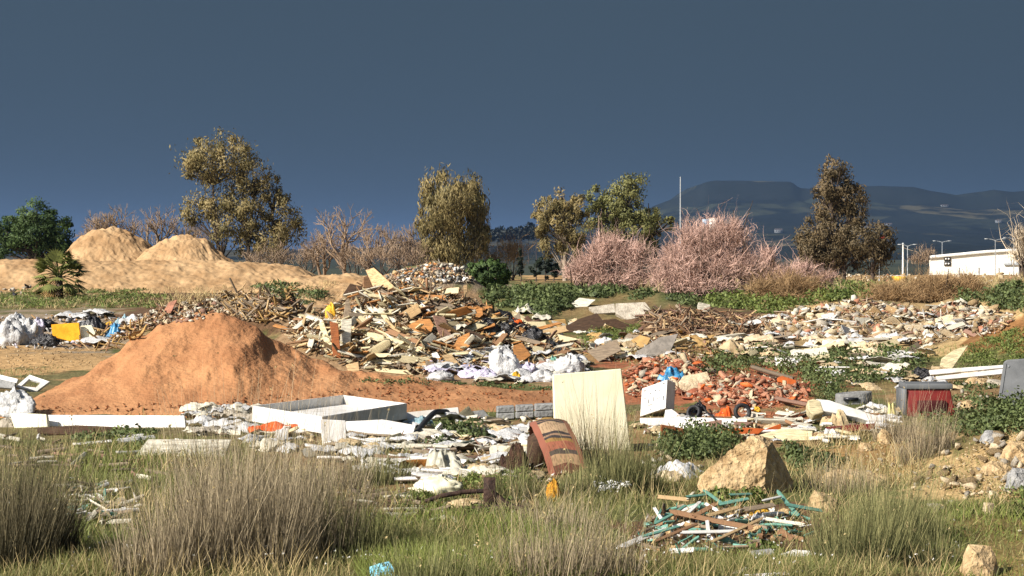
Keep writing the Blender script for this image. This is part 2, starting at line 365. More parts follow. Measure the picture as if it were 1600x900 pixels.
# ------------------------------------------------------------------ setting: ground, mounds, hills, haze
def inside(poly, X, Y):
    p = np.array(poly, float); ins = np.zeros(X.shape, bool); j = len(p) - 1
    for i in range(len(p)):
        ins ^= ((p[i, 1] > Y) != (p[j, 1] > Y)) & (X < (p[j, 0] - p[i, 0]) * (Y - p[i, 1]) / (p[j, 1] - p[i, 1] + 1e-9) + p[i, 0]); j = i
    return ins
GREEN = lin((104, 108, 60)); GREEN2 = lin((134, 126, 82)); SOIL = lin((158, 128, 88)); TAN = lin((205, 168, 118)); SAND = lin((206, 176, 126)); BROWN = lin((120, 92, 66)); GREY = lin((170, 152, 128)); REDS = lin((178, 112, 68)); DK = lin((92, 70, 50))
patches = [  # polygon in the photo, colour of the ground there
 ([(-300, 535), (190, 535), (170, 585), (-300, 592)], TAN), ([(-300, 440), (480, 448), (500, 430), (700, 430), (700, 462), (430, 470), (300, 452), (-300, 452)], TAN),
 ([(-300, 485), (220, 485), (240, 545), (-300, 545)], GREY),
 ([(190, 450), (500, 450), (500, 520), (190, 520)], BROWN),
 ([(400, 500), (470, 480), (560, 450), (700, 450), (770, 480), (900, 545), (900, 600), (560, 600), (420, 560)], lin((168, 138, 104))), ([(570, 405), (780, 405), (780, 450), (570, 450)], GREY),
 ([(1150, 465), (1620, 465), (1620, 545), (1400, 560), (1150, 540)], SAND), ([(985, 480), (1200, 480), (1230, 540), (985, 530)], BROWN),
 ([(900, 525), (1150, 525), (1120, 575), (900, 565)], SOIL), ([(950, 555), (1280, 575), (1290, 650), (950, 640)], lin((190, 120, 84))),
 ([(820, 425), (1700, 425), (1700, 440), (820, 440)], TAN), ([(1480, 500), (1640, 490), (1640, 540), (1530, 545)], lin((150, 108, 66))),
 ([(1380, 780), (1410, 735), (1500, 690), (1620, 660), (1700, 660), (1700, 800), (1560, 785)], SAND), ([(1280, 690), (1440, 670), (1440, 760), (1280, 770)], lin((176, 140, 88))),
 ([(380, 690), (1260, 640), (1260, 690), (700, 770), (380, 720)], SOIL), ([(540, 740), (830, 740), (830, 815), (540, 815)], SOIL), ([(1400, 600), (1600, 580), (1600, 640), (1400, 650)], SOIL),
 ([(940, 800), (1300, 790), (1300, 870), (940, 875)], BROWN), ([(1480, 830), (1620, 800), (1620, 920), (1480, 920)], lin((150, 130, 80))),
 ([(-300, 640), (380, 640), (380, 690), (-300, 690)], lin((128, 116, 74))),
]
nr = np.concatenate([np.linspace(-60, 6, 24, endpoint=False), np.geomspace(6, 60, 420, endpoint=False), np.geomspace(60, 420, 170, endpoint=False), np.geomspace(420, 16000, 70)])
nc = np.linspace(-1, 1, 350)
X = nc[:, None] * (np.maximum(nr, 8) * .42 + 5)[None, :]; Y = np.broadcast_to(nr[None, :], X.shape)
Z = ground_h(X, Y)
for _, f_ in MOUNDS: Z = np.where(f_(X, Y) > .12, Z - .05, Z)
Zh = H(X, Y); Yc = np.maximum(Y, 3)
PX = 800 + F * X / Yc + 90 * fbm(X * 1.1, Y * 1.1, 5, 41) * (18 / np.maximum(Yc, 18)) ** .3; PY = YH + (CAMZ - Zh) / Yc * F + 40 * fbm(X * 1.1 + 50, Y * 1.1, 5, 42) * (18 / np.maximum(Yc, 18)) ** .5
nse = fbm(X * .5, Y * .3, 4, 44)[..., None]
C = np.where(nse + .12 > 0, np.array(GREEN), np.array(GREEN2)) * (1 + .5 * nse)
dry = sstep(.0, .28, fbm(X * .8 + 9, Y * .7, 4, 46))[..., None]; C = C * (1 - .65 * dry) + np.array(SOIL) * .65 * dry
for poly, c in patches:
    k = inside(poly, PX, PY) & (Y > 8) & (Y < 400); C[k] = np.array(c) * (1 + .35 * nse[k])
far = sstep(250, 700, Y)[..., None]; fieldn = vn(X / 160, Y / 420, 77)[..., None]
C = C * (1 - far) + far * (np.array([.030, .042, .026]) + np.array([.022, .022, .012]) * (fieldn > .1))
m_ground = mat('ground_soil', (255, 255, 255), (205, 200, 190), scale=5, rough=.95, bump=.75, bscale=14, attr='Col', world=True, detail=9)
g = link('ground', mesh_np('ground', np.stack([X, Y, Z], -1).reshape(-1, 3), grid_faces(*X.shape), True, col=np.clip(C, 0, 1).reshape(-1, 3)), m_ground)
tag(g, 'weedy littered waste ground stretching to the plain', None, kind='structure')

def mound_obj(name, f, x0, x1, y0, y1, n, m, label, cut=-.02):
    nx = n; ny = max(20, int(n * (y1 - y0) / (x1 - x0)))
    x, y = np.meshgrid(np.linspace(x0, x1, nx), np.linspace(y0, y1, ny), indexing='ij')
    z = f(x, y); g0 = ground_h(x, y); on = z > 0.004
    z = np.where(on, z, g0 - .12)
    # soften the toe so the sheet dips under the ground
    v = np.stack([x, y, z], -1).reshape(-1, 3); fc = grid_faces(nx, ny); keep = on.reshape(-1)[fc].any(1); fc = fc[keep]
    used = np.unique(fc); mp = np.full(len(v), -1); mp[used] = np.arange(len(used)); v = v[used]; fc = mp[fc]
    c = np.array([v[:, 0].mean(), v[:, 1].mean(), 0]); o = link(name, mesh_np(name, v - c, fc, True), m, None, c)
    tag(o, label, 'soil mound'); return o
m_red = mat('red_soil', (180, 131, 90), (154, 106, 70), scale=1.6, rough=.97, bump=.6, bscale=18, detail=12, rnd=0, stretch=(1, 1, 1.6))
m_tan = mat('tan_soil', (188, 156, 116), (150, 118, 82), scale=.6, rough=.97, bump=1, bscale=3.2, detail=12, rnd=0)
mound_obj('soil_mound', red, wx(10, 28.6), wx(940, 28.6), 25.6, 31.4, 400, m_red, 'large heap of bare reddish brown soil with a tail running towards the cream panel')
mound_obj('soil_mound', tanA, wx(78, 128), wx(284, 128), 121, 135, 180, m_tan, 'taller rounded heap of pale tan soil behind the fan palm')
mound_obj('soil_mound', tanB, wx(203, 126), wx(375, 126), 119.5, 132.5, 170, m_tan, 'smaller pointed heap of pale tan soil beside the big eucalyptus')
mound_obj('soil_mound', berm, wx(-400, 112), wx(512, 112), 101, 128, 430, m_tan, 'long flat-topped bank of tan earth carrying the two soil heaps')
mound_obj('soil_mound', tanC, wx(395, 82), wx(790, 82), 73, 92, 180, m_tan, 'low smooth swell of tan earth behind the wood heap')

# hills: one long ridge with a flat-topped table hill
hs = [(-400, 398), (300, 398), (560, 397), (640, 388), (700, 378), (760, 367), (830, 360), (900, 352), (980, 338), (1020, 326), (1040, 316), (1067, 306), (1088, 297), (1092, 290), (1097, 286), (1112, 283.5), (1160, 284), (1232, 285), (1238, 291), (1246, 295), (1262, 296), (1300, 292), (1345, 291.5), (1420, 293), (1446, 299), (1490, 306), (1520, 302), (1545, 298), (1575, 301), (1600, 299), (1700, 308), (1900, 330), (2300, 390)]
D0 = 5200.0
hx = wx([p[0] for p in hs], D0); hz = wz([p[1] for p in hs], D0) + 8
xx, yy = np.meshgrid(np.linspace(-2100, 2700, 420), np.concatenate([np.linspace(1700, 5000, 110), np.linspace(5010, 5600, 40), np.linspace(5650, 8000, 20)]), indexing='ij')
rid = np.interp(xx + 60 * fbm(xx / 300, yy / 300, 3, 3), hx, hz); top0 = np.interp(xx, hx, hz)
t = np.clip((yy - 1800) / (D0 - 1800), 0, 1); low = np.minimum(rid, 62) * sstep(0, 1, t) ** 1.3 * 1.0
up = np.maximum(top0 - 62, 0) * (sstep(.72, .985, t) * .62 + .38 * sstep(.962, .982, t))
fall = 1 - .5 * sstep(5600, 8000, yy)
zz = (low * (1 - t ** 6) + np.minimum(top0, 62) * t ** 6 + up) * fall - 8 + fbm(xx / 260, yy / 260, 5, 5) * 22 * (1 - sstep(.9, 1, t)) * sstep(.05, .3, t) + fbm(xx / 40, yy / 40, 3, 8) * 1.6 * sstep(.05, .3, t)
zz = np.where(top0 < 1, np.minimum(zz, -9), zz)
m_hill = bpy.data.materials.new('shaded_hill_scrub'); m_hill.use_nodes = True  # dark scrub and field tones, with the storm cloud's shade put into the colour
n = m_hill.node_tree.nodes; L = m_hill.node_tree.links; ge = n.new('ShaderNodeNewGeometry'); mp = n.new('ShaderNodeMapping'); mp.inputs['Scale'].default_value = (1 / 230, 1 / 420, 1 / 60); L.new(ge.outputs['Position'], mp.inputs[0])
vo = n.new('ShaderNodeTexVoronoi'); vo.inputs['Scale'].default_value = 1; L.new(mp.outputs[0], vo.inputs['Vector'])
sp = n.new('ShaderNodeSeparateColor'); L.new(vo.outputs['Color'], sp.inputs[0])
rr = n.new('ShaderNodeValToRGB'); rr.color_ramp.elements[0].color = (.015, .019, .018, 1); rr.color_ramp.elements[0].position = .45
rr.color_ramp.elements[1].color = (.07, .064, .04, 1); e = rr.color_ramp.elements.new(.72); e.color = (.030, .036, .026, 1); rr.color_ramp.elements[2].position = .96
L.new(sp.outputs[0], rr.inputs[0]); nn = n.new('ShaderNodeTexNoise'); nn.inputs['Scale'].default_value = .016; nn.inputs['Detail'].default_value = 8; L.new(ge.outputs['Position'], nn.inputs['Vector'])
mu = n.new('ShaderNodeMix'); mu.data_type = 'RGBA'; mu.inputs[7].default_value = (.013, .017, .016, 1)
mr = n.new('ShaderNodeMapRange'); mr.inputs[1].default_value = .42; mr.inputs[2].default_value = .58; L.new(nn.outputs['Fac'], mr.inputs[0]); L.new(mr.outputs[0], mu.inputs[0]); L.new(rr.outputs[0], mu.inputs[6])
L.new(mu.outputs[2], n['Principled BSDF'].inputs['Base Color']); n['Principled BSDF'].inputs['Roughness'].default_value = 1; n['Principled BSDF'].inputs['Specular IOR Level'].default_value = 0
h = link('hills', mesh_np('hills', np.stack([xx, yy, zz], -1).reshape(-1, 3), grid_faces(*xx.shape), True), m_hill)
tag(h, 'dark distant ridge with a flat topped table hill', None, kind='structure')
def hill_z(x, y):
    i = int(np.clip(np.searchsorted(xx[:, 0], x), 1, xx.shape[0] - 1)); j = int(np.clip(np.searchsorted(yy[0], y), 1, yy.shape[1] - 1)); return float(zz[i, j])

# haze: even, thin bluish air round camera, ground and hills
hv = bpy.data.materials.new('haze_air'); hv.use_nodes = True; n = hv.node_tree.nodes; n.remove(n['Principled BSDF'])
pv = n.new('ShaderNodeVolumePrincipled'); pv.inputs['Density'].default_value = HAZE_D; pv.inputs['Color'].default_value = (.27, .46, .86, 1); pv.inputs['Anisotropy'].default_value = .35
hv.node_tree.links.new(pv.outputs[0], n['Material Output'].inputs['Volume'])
bv, bf = box_np(9000, 18500, 260, (0, 7800, 105)); hz_o = link('haze', mesh_np('haze', bv, bf), hv); tag(hz_o, 'thin bluish air fading the far hills', 'haze', kind='stuff')
# ------------------------------------------------------------------ vegetation builders
def leaf_quads(cen, size, asp, rng, droop=0.0, up=None):
    """small leaf faces: cen (N,3), size (N,), asp = width/length; droop pulls the long axis down"""
    N = len(cen); a = rng.normal(size=(N, 3)); a[:, 2] -= droop * 2; a /= np.linalg.norm(a, axis=1)[:, None]
    b = rng.normal(size=(N, 3)); b -= a * (a * b).sum(1)[:, None]; b /= np.linalg.norm(b, axis=1)[:, None]
    L_ = a * size[:, None]; Wd = b * (size * asp)[:, None]
    v = np.stack([cen - L_ * .5, cen + Wd * .5 - L_ * .05, cen + L_ * .5, cen - Wd * .5 - L_ * .05], 1).reshape(-1, 3)
    return v, np.arange(N * 4).reshape(N, 4)
M_BARK = mat('bark_pale', (176, 160, 140), (110, 96, 82), scale=3, rnd=.05); M_BARKD = mat('bark_dark', (96, 82, 70), (60, 50, 44), scale=3, rnd=.05)
def leafmat(name, c1, c2): return mat(name, c1, c2, attr='tint', bump=0, rough=.6, spec=.3, transl=.25, rnd=0)
M_EUC = leafmat('eucalyptus_leaves', (168, 148, 98), (90, 88, 56)); M_EUCG = leafmat('olive_leaves', (150, 146, 88), (80, 88, 52))
M_DARKT = leafmat('dark_brown_leaves', (134, 114, 82), (74, 68, 48)); M_PINE = leafmat('pine_needles', (96, 118, 64), (44, 66, 36)); M_BUSH = leafmat('bush_leaves', (100, 124, 66), (44, 64, 34))
M_DKG = leafmat('dark_conifer', (46, 58, 40), (22, 30, 22)); M_FARW = leafmat('far_trees', (34, 42, 36), (18, 24, 22))
def blob_tree(name, label, base_px, d, lobes, leaf_m, bark, nleaf, leaf=.36, asp=.32, droop=.5, clump=.55, trunk_r=.16, stems=None, seed=1, group=None, cat='tree', fill=.35, branchy=True, ncl=1.0):
    """lobes: (px, py, rx_px, ry_px) in the photo at distance d -> ellipsoids; leaves hang in clumps near the lobe surface"""
    nleaf = int(nleaf * 2.2); leaf *= .74
    rng = np.random.default_rng(seed); bx = wx(base_px, d); bz = float(H(bx, d)); root = empty(name, (bx, d, bz)); root['label'] = label; root['category'] = cat
    if group: root['group'] = group
    ell = [(np.array([wx(a, d), d + rng.normal(0, .25) * rx * d / F, wz(b, d)]), np.array([rx, rx * .85, ry]) * d / F) for a, b, rx, ry in lobes]
    wgt = np.array([e[1][0] * e[1][2] for e in ell]); wgt = wgt / wgt.sum(); cen, tin, clumps, out_ = [], [], [], []
    for (c, r), w in zip(ell, wgt):
        nc_ = max(5, int(26 * w * len(ell) / 2.2 * (1 if nleaf > 3000 else .6) * ncl) + 6)
        u = rng.normal(size=(nc_, 3)); u /= np.linalg.norm(u, axis=1)[:, None]; u *= (fill + (1 - fill) * rng.random((nc_, 1)) ** .5)
        cc = c + u * r * (.82 + .3 * rng.random((nc_, 1))); gap = vn(cc[:, 0] * .9 + seed, cc[:, 2] * .9, seed) > (-.62 if fill < .6 else -2); cc = cc[gap] if gap.sum() > 4 else cc; clumps.append((c, cc)); per = int(nleaf * w / nc_) + 1
        for q in cc:
            s = clump * (.35 + 1.0 * rng.random()) * np.array([1, 1, .8 + .5 * droop]) * max(.35, min(1.2, r[0] / 1.6))
            p = np.clip(rng.normal(size=(per, 3)), -1.9, 1.9) * s * .6; p[:, 2] -= droop * .35 * np.abs(rng.normal(size=per)) * s[2]
            out_.append((q - c) / r / np.linalg.norm(r) * 2.2 + p / (np.linalg.norm(p, axis=1)[:, None] + 1e-6) * .8); cen.append(q + p); tin.append(np.full(per, .25 + .55 * rng.random()) + rng.normal(0, .1, per))
    cen = np.concatenate(cen); tin = np.clip(np.concatenate(tin), 0, 1); out_ = np.concatenate(out_); out_ /= np.linalg.norm(out_, axis=1)[:, None] + 1e-9; k = cen[:, 2] > bz + .15; cen, tin, out_ = cen[k], tin[k], out_[k]
    v, f = leaf_quads(cen, leaf * (.6 + .8 * rng.random(len(cen))), asp, rng, droop)
    o0 = np.array([bx, d, bz]); cme = mesh_np('crown', v - o0, f, tint=np.repeat(tin, 4)); soft_normals(cme, np.repeat(out_, 4, 0)); link('crown', cme, leaf_m, root)
    parts = []; stems = stems or [(base_px, 0)]
    tops = []
    for k_, (spx, _) in enumerate(stems):
        p0 = np.array([wx(spx, d), d, bz - .15])
        mine = [i for i in range(len(ell)) if min(range(len(stems)), key=lambda j: abs(wx(stems[j][0], d) - ell[i][0][0])) == k_] or [0]
        hi = max(mine, key=lambda i: ell[i][0][2]); tip = ell[hi][0] + np.array([0, 0, ell[hi][1][2] * .5]); nseg = 7
        path = [p0 + (tip - p0) * (i / nseg) + np.array([rng.normal(0, .1), rng.normal(0, .1), 0]) * (i > 0) * (tip[2] - p0[2]) * .12 for i in range(nseg + 1)]
        parts.append(tube_np(path, [trunk_r * (1 - .85 * i / nseg) for i in range(nseg + 1)], 7)); tops.append(path)
        if branchy:
            for i in mine:
                st = path[min(nseg - 1, max(1, int(nseg * np.clip((ell[i][0][2] - ell[i][1][2] * .9 - p0[2]) / max(.5, tip[2] - p0[2]), .15, .8))))]
                for q in clumps[i][1][:9]:
                    mid = (st + q) / 2 + rng.normal(0, .12, 3) * np.linalg.norm(q - st) * .35
                    parts.append(tube_np([st, mid, q], [trunk_r * .34, trunk_r * .2, trunk_r * .06], 4))
    v, f = merge(parts); link('trunk', mesh_np('trunk', v - o0, f, True), bark, root)
    return root
def ribbons(starts, dirs, length, width, rng, seg=4, curl=.5, grav=-.3):
    """flat twigs: N starts/directions -> ribbon strips bending by gravity and noise"""
    N = len(starts); p = starts.copy(); dcur = dirs / np.linalg.norm(dirs, axis=1)[:, None]; vs = []
    side = np.cross(dcur, rng.normal(size=(N, 3))); side /= np.linalg.norm(side, axis=1)[:, None] + 1e-9
    for i in range(seg + 1):
        w = (width * (1 - i / seg * .85))[:, None]; vs += [p - side * w * .5, p + side * w * .5]
        p = p + dcur * (length / seg)[:, None]; dcur = dcur + rng.normal(0, curl / seg, (N, 3)); dcur[:, 2] += grav / seg; dcur /= np.linalg.norm(dcur, axis=1)[:, None]
    v = np.stack(vs, 1); K = 2 * (seg + 1); base = (np.arange(N) * K)[:, None, None]
    q = np.array([[2 * i, 2 * i + 1, 2 * i + 3, 2 * i + 2] for i in range(seg)])[None] + base
    return v.reshape(-1, 3), q.reshape(-1, 4), np.tile(np.repeat(np.linspace(0, 1, seg + 1), 2), N)
M_BARE = mat('bare_twigs', (172, 148, 122), (112, 92, 76), attr='tint', bump=0, rnd=0); M_PINK = mat('pink_twigs', (220, 184, 168), (150, 118, 104), attr='tint', bump=0, rnd=0)
M_TWTAN = mat('tan_twigs', (178, 148, 108), (116, 90, 62), attr='tint', bump=0, rnd=0)
def twig_bush(name, label, lobes, d, m, n, cat='shrub', width=.035, seed=1, up=.5, group=None, stem=True, tw=.9, fill=.0, curl=2.6, grav=-.35):
    """branching shrub: limbs from the foot, a cloud of fine twigs through each lobe"""
    rng = np.random.default_rng(seed); bx = wx(np.mean([l[0] for l in lobes]), d); bz = float(H(bx, d)); root = empty(name, (bx, d, bz)); root['label'] = label; root['category'] = cat
    if group: root['group'] = group
    n = int(n * 1.75); width *= .66; tw *= .55
    o0 = np.array([bx, d, bz]); sts, drs, tn = [], [], []; parts = []
    tot = sum(l[2] * l[3] for l in lobes)
    for a, b, rx, ry in lobes:
        c = np.array([wx(a, d), d, wz(b, d)]); r = np.array([rx, rx * .8, ry]) * d / F; k = int(n * rx * ry / tot)
        u = rng.normal(size=(k, 3)); u /= np.linalg.norm(u, axis=1)[:, None]; rad = (fill + (1 - fill) * rng.random((k, 1)) ** .45); p = c + u * r * rad * (.78 + .5 * vn(u[:, :1] * 3.2 + a, u[:, 2:] * 3.2 + u[:, 1:2], seed))
        foot = np.array([c[0], d, float(H(c[0], d))])
        dd = (p - foot); dd /= np.linalg.norm(dd, axis=1)[:, None] + 1e-6; dd = dd + rng.normal(0, .6, (k, 3)); dd[:, 2] += up * .3
        ok = p[:, 2] > foot[2] - .05; sts.append(p[ok]); drs.append(dd[ok]); tn.append(np.clip(.35 + .5 * rng.random(ok.sum()) + .25 * vn(p[ok][:, 0] * 1.4, p[ok][:, 2] * 1.4, seed), 0, 1))
        if stem:
            for j in range(max(5, int(rx / 6))):
                q = c + rng.normal(0, .42, 3) * r; q[2] = max(q[2], foot[2] + .3); m1 = foot + (q - foot) * .5 + rng.normal(0, .08, 3) * np.linalg.norm(q - foot); f0 = foot + rng.normal(0, .12, 3) * r * (1, 1, 0)
                parts.append(tube_np([f0, m1, q, q + (q - m1) * .5], [.06, .045, .028, .01], 4))
    s = np.concatenate(sts); dr = np.concatenate(drs); tn = np.concatenate(tn); lng = np.where(rng.random(len(s)) < .1, 2.6, 1.0)
    v, f, t = ribbons(s, dr, lng * tw * (.5 + rng.random(len(s))), width * (.7 + .6 * rng.random(len(s))), rng, 4, curl, grav)
    link('crown', mesh_np('crown', v - o0, f, tint=np.repeat(tn, 10)), m, root)
    if parts: v, f = merge(parts); link('trunk', mesh_np('trunk', v - o0, f, True), M_BARKD, root)
    return root
def bare_tree(name, label, base_px, d, h_px, spread, seed, m=None, depth=5, group=None, lean=0, nfork=3):
    rng = np.random.default_rng(seed); bx = wx(base_px, d); bz = float(H(bx, d)); root = tag(empty(name, (bx, d, bz)), label, 'tree', group); h = 1.25 * h_px * d / F; segs = {0: [], 1: []}
    def grow(p, dr, ln, r, k):
        q = p + dr * ln; mid = (p + q) / 2 + rng.normal(0, .06, 3) * ln; segs[0 if k >= depth - 1 else 1].append(tube_np([p, mid, q], [r, r * .85, r * .68], 4 if k >= depth - 2 else 3))
        if k == 0: return
        for _ in range(nfork if k > 1 else 3):
            nd = dr + rng.normal(0, spread, 3); nd[2] += .15; nd /= np.linalg.norm(nd); grow(mid + (q - mid) * rng.random() if rng.random() < .4 else q, nd, ln * (.62 + .22 * rng.random()), r * .62, k - 1)
    for s in range(2 if h > 2.5 else 1):
        d0 = np.array([lean + rng.normal(0, .22), rng.normal(0, .15), 1.0]); grow(np.zeros(3) + (0, 0, -.1), d0 / np.linalg.norm(d0), h * .3, .042 * h ** .8, depth)
    v, f = merge(segs[1]); link('crown', mesh_np('crown', v, f, tint=np.clip(.4 + .4 * rng.random(len(v)), 0, 1)), m or M_BARE, root)
    v, f = merge(segs[0]); link('trunk', mesh_np('trunk', v, f, tint=np.full(len(v), .45)), m or M_BARE, root); return root

# ------------------------------------------------------------------ trees along the back
blob_tree('eucalyptus_tree', 'tallest eucalyptus with spreading olive brown crown behind the tan soil heaps', 372, 152,
  [(330, 246, 40, 36), (365, 250, 38, 34), (395, 272, 30, 30), (312, 262, 24, 24), (310, 335, 26, 26), (340, 325, 30, 28), (375, 315, 36, 34), (398, 335, 30, 40), (425, 300, 20, 28), (438, 335, 26, 36), (455, 362, 20, 26), (350, 362, 30, 24), (425, 375, 34, 28), (390, 380, 24, 24)],
  M_EUC, M_BARKD, 13000, leaf=.34, asp=.34, droop=.55, clump=.62, trunk_r=.2, stems=[(350, 0), (388, 0), (432, 0)], seed=5)
blob_tree('eucalyptus_tree', 'broad weeping eucalyptus with brown hanging foliage above the pale rubble heap', 706, 150,
  [(690, 300, 34, 30), (725, 300, 30, 28), (708, 325, 44, 34), (745, 330, 20, 32), (668, 335, 20, 34), (690, 365, 38, 36), (730, 370, 34, 36), (672, 385, 22, 26), (755, 365, 10, 30), (708, 395, 44, 22)],
  M_EUC, M_BARK, 12000, leaf=.46, asp=.22, droop=1.2, clump=.52, trunk_r=.14, stems=[(690, 0), (712, 0), (742, 0)], seed=6)
blob_tree('eucalyptus_tree', 'open eucalyptus with white forked trunk and brown tipped crown', 883, 150,
  [(858, 322, 18, 20), (882, 312, 22, 18), (905, 325, 18, 22), (845, 345, 18, 22), (872, 350, 26, 24), (900, 358, 20, 26), (862, 385, 20, 20), (895, 392, 18, 18)],
  M_EUC, M_BARK, 6500, leaf=.32, asp=.34, droop=.6, clump=.5, trunk_r=.2, stems=[(883, 0)], seed=7, fill=.5)
blob_tree('eucalyptus_tree', 'dense olive green eucalyptus with rounded top beside the tall mast', 978, 156,
  [(930, 312, 18, 24), (955, 318, 24, 26), (985, 300, 28, 24), (978, 325, 32, 28), (1012, 330, 22, 24), (945, 350, 28, 26), (990, 360, 32, 28), (1025, 355, 16, 26), (1045, 350, 9, 18), (1018, 390, 18, 24), (960, 385, 30, 22)],
  M_EUCG, M_BARKD, 10000, leaf=.3, asp=.4, droop=.35, clump=.55, trunk_r=.2, stems=[(960, 0), (1023, 0)], seed=8)
blob_tree('casuarina_tree', 'dark brown two-tiered tree rising before the table hill ridge', 1318, 150,
  [(1302, 265, 20, 20), (1305, 290, 28, 24), (1285, 300, 18, 22), (1325, 310, 26, 26), (1300, 325, 30, 20), (1338, 335, 16, 18), (1270, 372, 24, 28), (1300, 368, 36, 28), (1335, 375, 36, 30), (1375, 372, 18, 24), (1265, 400, 22, 22), (1310, 402, 46, 24), (1362, 402, 28, 22), (1388, 385, 12, 22), (1258, 388, 16, 26), (1285, 390, 30, 26)],
  M_DARKT, M_BARKD, 16000, leaf=.32, asp=.34, droop=.4, clump=.58, trunk_r=.2, stems=[(1300, 0), (1318, 0), (1362, 0)], seed=9, fill=.6, ncl=1.8)
blob_tree('pine_tree', 'dense dark green rounded pine at the edge beside the tan bank', 55, 145,
  [(60, 338, 30, 22), (35, 350, 30, 22), (85, 352, 26, 24), (15, 368, 30, 24), (55, 372, 40, 28), (95, 376, 20, 24), (20, 392, 36, 18), (70, 394, 42, 16), (118, 386, 10, 10)],
  M_PINE, M_BARKD, 12000, leaf=.3, asp=.4, droop=.0, clump=.5, trunk_r=.22, seed=10, fill=.55)
blob_tree('pine_tree', 'sliver of another green pine cut by the picture edge', -30, 150, [(-25, 345, 30, 18), (-40, 370, 40, 25)], M_PINE, M_BARKD, 2500, leaf=.3, asp=.4, droop=0, clump=.5, seed=11)
blob_tree('round_bush', 'clipped looking round green bush behind the wood heap', 762, 70, [(762, 427, 33, 21), (748, 430, 18, 15), (778, 430, 18, 15), (762, 440, 28, 14)], M_BUSH, M_BARKD, 9000, leaf=.14, asp=.5, droop=.0, clump=.16, trunk_r=.05, seed=12, cat='bush', fill=.8, branchy=False, ncl=7)
for i, (px, py, w_, h_, lb) in enumerate([(838, 416, 10, 14, 'dark green conifer shrub close to the thin cypress'), (852, 414, 13, 16, 'dark green conifer shrub in the middle of three under the white trunk'), (866, 418, 9, 14, 'dark green conifer shrub touching the white eucalyptus trunk')]):
    blob_tree('conifer_shrub', lb, px, 146, [(px, py, w_, h_), (px, py + 6, w_, h_ * .8)], M_DKG, M_BARKD, 900, leaf=.25, asp=.4, droop=0, clump=.3, trunk_r=.06, seed=30 + i, cat='shrub', group='dark conifer shrubs under the white trunk', branchy=False)
blob_tree('cypress_tree', 'thin dark pointed cypress standing alone under the far hills', 813, 147, [(813, 395, 2, 8), (813, 408, 3.5, 9), (813, 420, 5, 11)], M_DKG, M_BARKD, 1400, leaf=.22, asp=.4, droop=-.6, clump=.2, trunk_r=.05, seed=35, branchy=False)

# bare and pink trees
for i, (px, d, h_, sp, lb) in enumerate([(150, 165, 92, .42, 'bare pale tree just beside the dark pine, behind the taller tan heap'), (205, 166, 100, .42, 'bare pale tree rising over the top of the taller tan heap'), (255, 164, 94, .4, 'bare pale tree seen between the two tan heaps'), (290, 166, 78, .42, 'bare pale tree half hidden by the tallest eucalyptus'), (540, 140, 100, .5, 'wide bare grey brown tree between the two large eucalyptus trees'), (505, 142, 78, .5, 'low bare tree touching the dark skirt of the tallest eucalyptus'), (580, 143, 85, .5, 'slim bare tree behind the top of the wood heap'), (630, 144, 78, .45, 'thin bare tree against the trunk side of the weeping eucalyptus'), (655, 145, 66, .45, 'short bare tree tangled under the weeping eucalyptus')]):
    bare_tree('bare_tree', lb, px, d, h_, sp, 50 + i, group='leafless trees along the back')
twig_bush('bare_shrub', 'tan leafless shrub behind the thin cypress', [(800, 398, 36, 34), (770, 410, 20, 20)], 152, M_TWTAN, 900, width=.05, seed=60, up=1.6, tw=1.2)
twig_bush('bare_shrub', 'grey brown leafless thicket at the foot of the tallest eucalyptus', [(480, 405, 34, 22), (440, 405, 30, 20), (400, 408, 30, 16)], 148, M_BARE, 650, width=.05, seed=61, up=1.2, tw=1.2)
twig_bush('bare_shrub', 'grey brown leafless thicket below the weeping eucalyptus', [(600, 400, 40, 26), (640, 405, 40, 24), (560, 408, 34, 22)], 138, M_BARE, 800, width=.045, seed=62, up=1.0, tw=1.2)
twig_bush('tamarisk_shrub', 'pink brown feathery shrub beside the white eucalyptus trunk', [(950, 395, 40, 36), (930, 415, 45, 26), (990, 405, 40, 34), (905, 430, 30, 14), (950, 440, 66, 18), (1000, 440, 40, 20)], 100, M_PINK, 6600, width=.04, seed=63)
twig_bush('tamarisk_shrub', 'tallest pink feathery shrub half covering the white pylon sign', [(1090, 385, 55, 42), (1135, 372, 46, 38), (1060, 415, 50, 34), (1120, 420, 70, 36), (1165, 415, 34, 34), (1050, 440, 50, 22), (1100, 450, 80, 16)], 96, M_PINK, 11000, width=.036, seed=64)
twig_bush('tamarisk_shrub', 'low pink brown shrub between the tallest pink shrub and the two-tiered tree', [(1185, 425, 34, 24), (1225, 432, 28, 18), (1200, 405, 14, 20)], 104, M_PINK, 2400, width=.04, seed=65)
twig_bush('tamarisk_shrub', 'small pink brown shrub at the foot of the two-tiered tree', [(1255, 428, 26, 16), (1290, 436, 22, 10)], 108, M_PINK, 1300, width=.04, seed=66)
twig_bush('tamarisk_shrub', 'brownish shrub low in front of the pink shrubs', [(1240, 448, 44, 18), (1195, 455, 30, 16), (1225, 464, 60, 9)], 86, M_TWTAN, 2900, width=.03, seed=67)
twig_bush('dry_shrub', 'large dry golden brown shrub in front of the white warehouse', [(1470, 450, 48, 18), (1510, 448, 34, 17), (1435, 455, 34, 16), (1470, 464, 64, 11), (1420, 466, 40, 9)], 84, M_TWTAN, 6200, width=.026, seed=68, up=1.3, tw=.7)
twig_bush('dry_shrub', 'smaller dull brown shrub beside the golden one, before the two-tiered tree', [(1390, 460, 40, 18), (1362, 468, 22, 12)], 78, M_TWTAN, 2600, width=.026, seed=69, up=.6, tw=.6)
